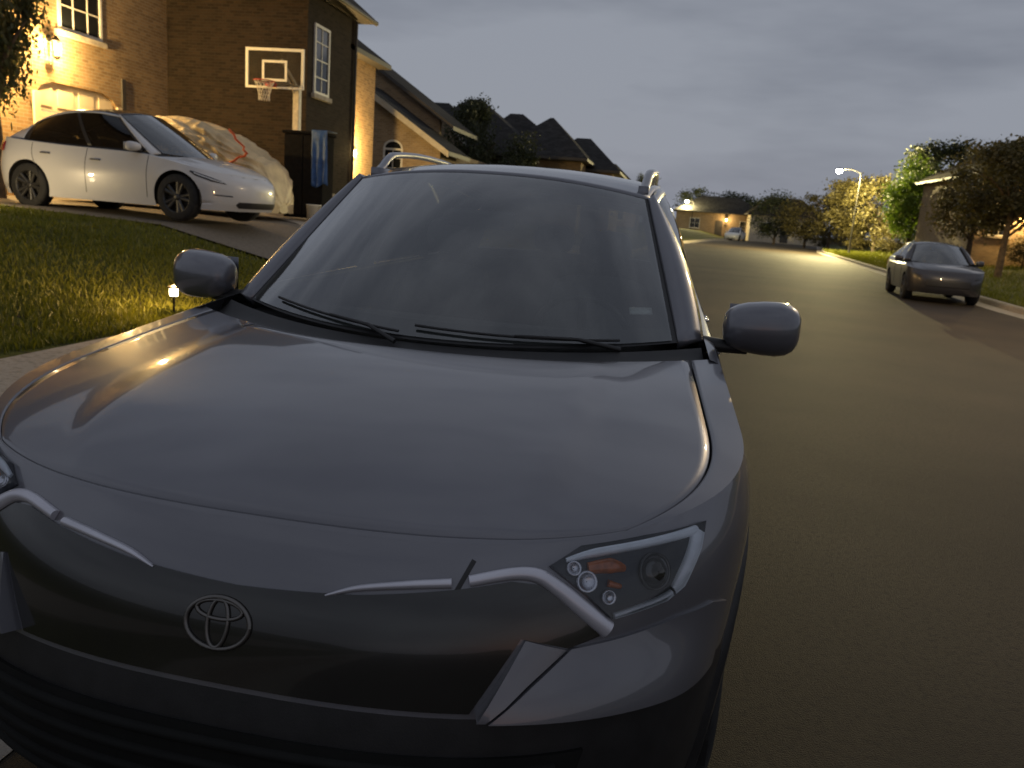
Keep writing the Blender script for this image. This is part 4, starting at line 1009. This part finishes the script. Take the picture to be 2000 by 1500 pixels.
# --- far houses closing the street
def far_house(name,label,x,y,w_,d_,h_,rh,wm,rm,lamp=0,rot=0):
    o=empty(name,(x,y,.3),rot); tag(o,label,'house')
    m=MB(); m.box(-w_/2,w_/2,0,d_,-.3,h_); m.build('wall',wm,o,smooth=False)
    m=MB(); hip(m,-w_/2,w_/2,0,d_,h_+.1,rh,(-w_*.22,w_*.22),'x',.5); m.build('roof',[rm,M_['dfascia']],o,smooth=False)
    window(o,(-w_*.28,0,h_*.5),0,-1,1.4,1.4,(1,1)); window(o,(w_*.30,0,h_*.5),0,-1,1.6,1.4,(1,1))
    m=MB(); m.box(-.5,.5,-.03,.0,-.2,2.1); m.build('door',M_['dfascia'],o,smooth=False,mods=[('B',.01,1)])
    if lamp: lantern(o,(.9,0,2.6),0,-1,2.2,lamp)
    return o
far_house('far_house','distant low house facing down the road with a glowing porch light',7.4,118,12,8,3.1,2.3,M_['brick2'],M_['shingle'],LAMP['far'])
far_house('far_house','distant house with a pale garage front right of the porch light, beyond the bend',15.6,112,9,7,3.2,2.4,M_['cream'],M_['shingle2'])
far_house('far_house','dim house at the left of the road, beyond the hip roof house',-7.0,74,9,9,3.6,2.6,M_['brick'],M_['shingle'])

# ------------------------------------------------------------------ basketball hoop
gz=zl(-8.3,17.3)+.03
HP=empty('basketball_hoop',(-8.27,17.45,gz)); tag(HP,'basketball hoop with a clear white framed backboard and red rim above the driveway','basketball hoop')
q=lambda x,y,z:(x+8.27,y-17.45,z-gz)
m=MB(); p0=q(-8.27,17.45,gz); 
m.box(-.075,.075,-.075,.075,0,3.02); m.build('pole',M_['pole'],HP,smooth=False,mods=[('B',.01,2)])
m=MB(); m.tube([(0,0,2.75),(-.20,-.22,3.2)],.035,8); m.tube([(0,0,2.98),(-.3,-.25,3.55)],.035,8); m.tube([(-.5,-.3,3.0),(.1,-.3,3.0)],.022,6); m.tube([(.05,.0,2.9),(-.45,-.28,3.0)],.03,8); m.build('support_arm',M_['pole'],HP)
bx0,bx1,bz0,bz1,by=-9.37,-7.93,3.80,4.68,17.05
def qb(m,x0,x1,y0,y1,z0,z1):
    a=q(x0,y0,z0); b=q(x1,y1,z1); m.box(a[0],b[0],a[1],b[1],a[2],b[2])
m=MB(); qb(m,bx0+.02,bx1-.02,by,by+.018,bz0+.02,bz1-.02); bb=m.build('backboard',M_['acryl'],HP,smooth=False)
m=MB(); t=.062
qb(m,bx0,bx1,by-.012,by+.03,bz1-t,bz1); qb(m,bx0,bx1,by-.012,by+.03,bz0,bz0+t*.75); qb(m,bx0,bx0+t,by-.012,by+.03,bz0+t*.75,bz1-t); qb(m,bx1-t,bx1,by-.012,by+.03,bz0+t*.75,bz1-t)
m.build('board_frame',M_['wpaint'],bb,smooth=False)
m=MB(); xm=(bx0+bx1)/2; s0,s1,zz0,zz1=xm-.31,xm+.31,bz0+.16,bz0+.62
qb(m,s0,s1,by-.008,by-.001,zz1-.055,zz1); qb(m,s0,s1,by-.008,by-.001,zz0,zz0+.055); qb(m,s0,s0+.055,by-.008,by-.001,zz0+.055,zz1-.055); qb(m,s1-.055,s1,by-.008,by-.001,zz0+.055,zz1-.055)
m.build('target_square',M_['wpaint'],bb,smooth=False)
rc=Vector(q(xm-.03,by-.42,bz0+.10)); m=MB(); m.tube([rc+Vector((.23*math.cos(2*math.pi*k/32),.23*math.sin(2*math.pi*k/32),0)) for k in range(33)],.013,8,cap=False)
m.box(rc.x-.10,rc.x+.10,rc.y+.23,rc.y+.405,-.075+rc.z,rc.z+.012); m.tube([rc+Vector((-.14,.19,0)),rc+Vector((-.06,.40,-.05))],.012,6); m.tube([rc+Vector((.14,.19,0)),rc+Vector((.06,.40,-.05))],.012,6)
rimo=m.build('rim',M_['rim'],HP)
m=MB(); nn=14
def netp(k,l): 
    r_=[.225,.19,.155,.13,.118,.125][l]; a=2*math.pi*(k+.5*(l%2))/nn; return rc+Vector((r_*math.cos(a),r_*math.sin(a),-.085*l))
for k in range(nn):
    for l in range(5):
        m.tube([netp(k,l),netp(k,l+1)],.0055,4,cap=False); m.tube([netp(k,l),netp(k-1 if l%2==0 else k+1,l+1)],.0055,4,cap=False)
m.build('net',M_['net'],rimo)

# ------------------------------------------------------------------ covered vehicle under a tan tarpaulin
cz=zl(-9,14.6)+.03
CV=empty('covered_car',(-9.5,14.55,cz)); tag(CV,'vehicle hidden under a wrinkled tan cover between the white car and the hoop','car')
rows=[]; nx_=130; 
prof=[(-2.35,.85),(-2.2,1.05),(-1.8,1.45),(-1.2,1.72),(-.3,1.80),(.5,1.80),(1.05,1.66),(1.55,1.38),(1.95,1.16),(2.2,1.02),(2.36,.8)]
ns_=64
for i in range(nx_+1):
    x=-2.38+4.76*i/nx_; e_=max(0,(abs(x)-1.75)/.63); ht=smooth(prof,x)*(1-.55*e_**5); row=[]; pinch=math.sqrt(max(.0,1-.96*e_**3))
    for j in range(ns_+1):
        a=math.pi*(j/ns_)*1.0; c=math.cos(a); s_=math.sin(a)
        yy=.93*pinch*math.copysign(abs(c)**.42,c); zz=.10+(ht-.10)*abs(s_)**.38
        wv=noise.noise((x*.7,zz*1.1,j*.03)); n1=noise.noise((x*.75+wv,zz*4.4+wv*2+x*.9,yy*2.2)); n2=noise.noise((x*1.5+2*wv,zz*11+x*1.5,yy*5+4))
        fold=(.085*(1-2.4*abs(n1)**.8)+.045*(1-2.2*abs(n2)**.8)+.012*math.sin(zz*17+x*3.5+5*wv))*(1-.6*e_**2)-.03
        row.append((x+fold*.35*(1 if x>1.8 else .2),yy+fold*math.copysign(min(1,abs(c)*2),c),max(.02,zz+fold*.9*abs(s_))))
    rows.append(row)
m=MB(); m.grid(rows); m.add(rows[0],[tuple(range(ns_+1))]); m.add(rows[-1],[tuple(range(ns_+1))[::-1]]); m.build('tarpaulin',M_['tarp'],CV,mods=[('U',1)])
m=MB(); pts=[]
for k in range(15):
    t=k/14; pts.append((1.72+.36*math.sin(t*3.1)+.03*math.sin(k*2.1),-.98-.02*math.cos(k),1.62-.72*t-.1*math.sin(t*5)))
m.tube(pts,.022,6); m.build('strap',M_['orange'],CV)
# ------------------------------------------------------------------ dark cabinet with a blue tarp, and the bin
bz_=zl(-7.6,16.0)+.03
CB=empty('storage_cabinet',(-7.45,16.4,bz_)); tag(CB,'tall black storage cabinet with a blue tarp hanging over its corner, below the hoop pole','cabinet')
m=MB(); m.box(-.46,.46,-.30,.30,.05,1.86); m.build('cabinet_body',M_['bin'],CB,smooth=False,mods=[('B',.02,2)])
m=MB(); m.box(-.50,.50,-.34,.34,1.862,1.93); m.build('lid',M_['bin'],CB,smooth=False,mods=[('B',.02,2)])
m=MB(); m.box(-.445,-.01,-.322,-.302,.12,1.82); m.box(.01,.445,-.322,-.302,.12,1.82); m.build('door',M_['bin'],CB,smooth=False,mods=[('B',.006,2)])
rows=[]
for i in range(25):
    t=i/24; z=1.955-.0*t if i==0 else 1.955-1.18*t; row=[]
    for j in range(17):
        u=j/16; x=.22+.36*u+.03*t; y=-.375-.03*math.sin(u*15+t*2)*t-.02*noise.noise((u*3,t*4,2)); 
        row.append((x,y,z-.05*math.sin(u*6)*t))
    rows.append(row)
rows=[[(p[0],.2,1.958) for p in rows[0]],[(p[0],-.2,1.958) for p in rows[0]]]+rows
m=MB(); m.grid(rows); bt=m.build('tarp',M_['blue'],None,mods=[('S',.006,0)]); bt.location=(-7.45,16.4,bz_); tag(bt,'blue tarp draped over the corner of the tall black cabinet','tarp')
CV2=empty('paint_bucket',(-6.95,15.6,zl(-6.95,15.6)+.03)); tag(CV2,'small white bucket on the driveway at the foot of the blue tarp','bucket')
m=MB(); m.lathe([(.001,.0),(.13,0),(.155,.36),(.165,.365),(.165,.385),(.15,.385),(.125,.03),(.001,.03)],24); m.build('bucket_shell',M_['wpaint'],CV2)
m=MB(); m.tube([(.16*math.cos(math.pi*k/12),-.01-.1*math.sin(math.pi*k/12),.37-.12*math.sin(math.pi*k/12)) for k in range(13)],.005,5); m.build('handle',M_['iron'],CV2)

# ------------------------------------------------------------------ lamps
def street_lamp(label,x,y,z0,h,ax,ay,arm,power,col=(1,.83,.38),group='street lamps'):
    o=empty('street_lamp',(x,y,z0)); tag(o,label,'street lamp',group)
    m=MB(); m.lathe([(.14,0),(.14,.1),(.09,.2),(.065,.5),(.04,h)],14); m.build('post',M_['dpole'],o)
    d=Vector((ax,ay,0)); m=MB(); m.tube([Vector((0,0,h-.5))+d*0,Vector((0,0,h+.02))+d*.05,Vector((0,0,h+.25))+d*arm*.45,Vector((0,0,h+.22))+d*arm],.035,8); m.build('arm',M_['dpole'],o)
    c=Vector((0,0,h+.20))+d*(arm+.05); m=MB(); M=Matrix.Translation(c)
    m.lathe([(.001,.12),(.12,.09),(.21,.0),(.215,-.03),(.18,-.03)],18,M); hd=m.build('lamp_head',M_['dpole'],o)
    m=MB(); m.lathe([(.205,-.03),(.23,-.10),(.20,-.20),(.11,-.28),(.001,-.31)],18,M); b=m.build('lamp_globe',M_['bulbw'],hd)
    l=bpy.data.lights.new('street_light','POINT'); l.energy=power; l.color=col; l.shadow_soft_size=.12
    lo=bpy.data.objects.new('street_light',l); COL.objects.link(lo); lo.location=c+Vector((0,0,-.45)); lo.parent=o
    return o
street_lamp('lit street lamp on a tall dark post standing on the right verge',14.3,65,.22,6.0,-1,0,1.55,LAMP['street'])
street_lamp('far lit street lamp seen just past the crossover roof pillar',3.6,118,.3,4.35,-1,0,.9,LAMP['streetfar'])
street_lamp('near street lamp on the right kerb lighting the road beside the crossover',9.5,14.0,.16,5.6,-1,0,2.2,LAMP['streetnear'],col=(1,.64,.30))
def path_light(label,x,y,z,mat='bulbs',power=0,col=(1,.75,.4)):
    o=empty('path_light',(x,y,z)); tag(o,label,'path light')
    m=MB(); m.tube([(0,0,-.05),(0,0,.20)],.010,6); m.lathe([(.001,.30),(.05,.285),(.06,.27),(.045,.27)],12); m.lathe([(.035,.195),(.03,.185),(.001,.185)],12); m.build('stake',M_['iron'],o)
    m=MB(); m.lathe([(.035,.2),(.038,.235),(.035,.268)],12); m.build('lamp_lens',M_[mat],o)
    if power:
        l=bpy.data.lights.new('path_glow','POINT'); l.energy=power; l.color=col; l.shadow_soft_size=.03
        lo=bpy.data.objects.new('path_glow',l); COL.objects.link(lo); lo.location=(0,0,.36); lo.parent=o
    return o
path_light('small lit path light at the lawn edge by the sidewalk',-3.72,5.55,zl(-3.72,5.55),'bulbs',LAMP['path'],(1,.60,.24))
path_light('small lit path light far left on the lawn beside the driveway',-9.6,9.3,zl(-9.6,9.3),'bulbs',LAMP['path'])

# ------------------------------------------------------------------ trees and shrubs
def crown_mesh(seed,n,ls,mat,clumps=34,flat=.8):
    rnd=random.Random(seed); cs=[]
    while len(cs)<clumps:
        p=Vector((rnd.uniform(-1,1),rnd.uniform(-1,1),rnd.uniform(-1,1)))
        if p.length<.92 and p.length>.2: cs.append((Vector((p.x,p.y,p.z)),rnd.uniform(.16,.34)))
    v=[];f=[]
    for i in range(n):
        c,s=rnd.choice(cs); d=Vector((rnd.gauss(0,1),rnd.gauss(0,1),rnd.gauss(0,.75)))
        p=c+d*(s*.62); 
        if p.length>1.15: continue
        a=Vector((rnd.gauss(0,1),rnd.gauss(0,1),rnd.gauss(0,.6))).normalized(); b=a.orthogonal().normalized()
        b=(b*math.cos(i)+a.cross(b)*math.sin(i)); l=ls*rnd.uniform(.6,1.3); k=len(v)
        v+=[p-a*l*.0,p+a*l*.5+b*l*.28,p+a*l,p+a*l*.5-b*l*.28]; f.append((k,k+1,k+2,k+3))
    me=bpy.data.meshes.new('crown'); me.from_pydata(v,[],f); me.materials.append(mat); return me
CR={}
def tree(name,label,x,y,z,h,cr,base,mat,seed,group=None,n=8000,cat='tree',trunk='bark',lean=0,key=None):
    o=empty(name,(x,y,z)); tag(o,label,cat,group); rnd=random.Random(seed)
    cz_=(base+h)/2; rz=(h-base)/2
    m=MB(); r0=max(.04,h*.028)
    pts=[(0,0,-.1),(lean*.2,.02,h*.2),(lean*.5,-.03,base+rz*.3),(lean,0,cz_+rz*.3)]; m.tube(pts,[r0,r0*.8,r0*.6,r0*.2],8)
    for k in range(7):
        a=rnd.random()*6.28; zz=base*.85+(rz*.9)*k/7; e=Vector((math.cos(a)*cr*.75,math.sin(a)*cr*.75,zz+rz*.55+rnd.uniform(0,.3)))
        s=Vector((lean*.4,0,zz)); m.tube([s,s.lerp(e,.5)+Vector((0,0,.1*h*.3)),e],[r0*.42,r0*.28,r0*.08],6)
    m.build('trunk',M_[trunk],o)
    kk=key or (mat,seed%3,n)
    if kk not in CR: CR[kk]=crown_mesh(seed%3+11,n,(.085 if n>4000 else .10) if n>3000 else .13,M_[mat])
    c=bpy.data.objects.new('crown',CR[kk]); COL.objects.link(c); c.parent=o; c.location=(lean*.6,0,cz_); c.scale=(cr,cr,rz*1.02); c.rotation_euler=(0,0,rnd.random()*6)
    return o
def gr_(x,y): return hr(x-xr(y)) if x>xr(y) else zl(x,y)
T=[('bright green leafy tree catching the lamp light behind the dark hatchback',16.0,56,6.3,2.15,1.0,'leafg',1,10000),
 ('brown tree with a thick trunk at the right edge in front of the tan house',13.6,34,5.6,2.2,1.9,'leafb',2,10000),
 ('tall dark tree over the tan house roof, behind the bright green tree',19.6,63,8.0,3.2,1.8,'leafd',3,10000),
 ('broad brown tree right of the bright green tree',14.7,41,5.7,2.1,1.3,'leafb',4,8000),
 ('dim olive tree left of the bright green tree on the verge',17.2,70,6.6,2.6,1.0,'leafb',5,8000),
 ('round olive tree on the verge right behind the lit street lamp',16.6,76,6.4,2.7,.8,'leafb',6,8000),
 ('tree further along the verge, just right of the lamp',16.2,84,6.5,2.8,.8,'leafb',7,5000),
 ('wide low tree on the verge left of the street lamp',15.2,92,6.0,3.2,.6,'leafb',8,5000),
 ('far dark tree on the right side of the road bend',12.6,97,5.3,3.0,.5,'leafd',9,5000),
 ('far dark tree behind the distant pale garage',15.0,122,7.0,4.0,.6,'leafd',10,5000),
 ('far dark tree left of the glowing porch light',4.6,126,6.6,3.6,.6,'leafd',11,5000),
 ('far tree behind the distant porch light house',10,130,6.6,3.8,.6,'leafd',12,5000)]
for lab,x,y,h,cr,base,mt,sd,n in T: tree('tree',lab,x,y,gr_(x,y)-.05,h,cr,base,mt,sd,'trees along the right side of the road',n,trunk='tanbark' if sd==2 else 'bark')
tree('tree','dark tree in front of the hip roof house with thin twigs above the ridge',-9.7,41,zl(-9.6,41),5.95,1.5,1.0,'leafd',21,None,10000)
tree('tree','dark tree right of the gabled house eave',-6.9,40,zl(-6.9,40),4.3,1.5,.6,'leafd',22,None,8000)
tree('tree','small tree standing free at the end of the hip roof house',-3.6,60,zl(-3.6,60),4.6,.95,1.2,'leafd',23,None,5000)
tree('tree','tiny tree on the skyline over the crossover roof',-2.2,70,zl(-2.2,70),4.7,.55,1.2,'leafd',24,None,5000)
tree('tree','dark slim tree seen above the front corner of the crossover roof',-1.3,80,zl(-1.3,80),5.3,.75,1.0,'leafd',25,None,5000)
tree('tree','leafy tree against the lit wall at the far left by the garage',-11.7,12.2,zl(-12,13),5.6,.85,1.6,'leafd',26,None,10000)
tree('shrub','low shrub under the small window by the left garage door',-12.2,10.4,zl(-12,10.4),1.7,.9,.15,'leafd',27,None,8000,'shrub')
random.seed(9)
SH=[(17.2,57.5,2.0,1.5),(17.6,42.2,1.5,1.1),(17.6,66,2.3,1.7),(16.6,72,2.2,1.7),(17.2,80,2.4,1.8),(16.6,88,2.4,1.8)]
for i,(x,y,h,cr) in enumerate(SH):
    lab=['low shrub at the foot of the bright green tree','low shrub under the window of the tan house','shrub below the olive tree left of the bright green one','shrub beneath the round olive tree by the lamp','shrub under the tree just right of the lamp','shrub under the wide low tree left of the lamp'][i]
    tree('shrub',lab,x,y,gr_(x,y),h,cr,.1,'leafb',30+i,'shrubs along the right verge',5000,'shrub')
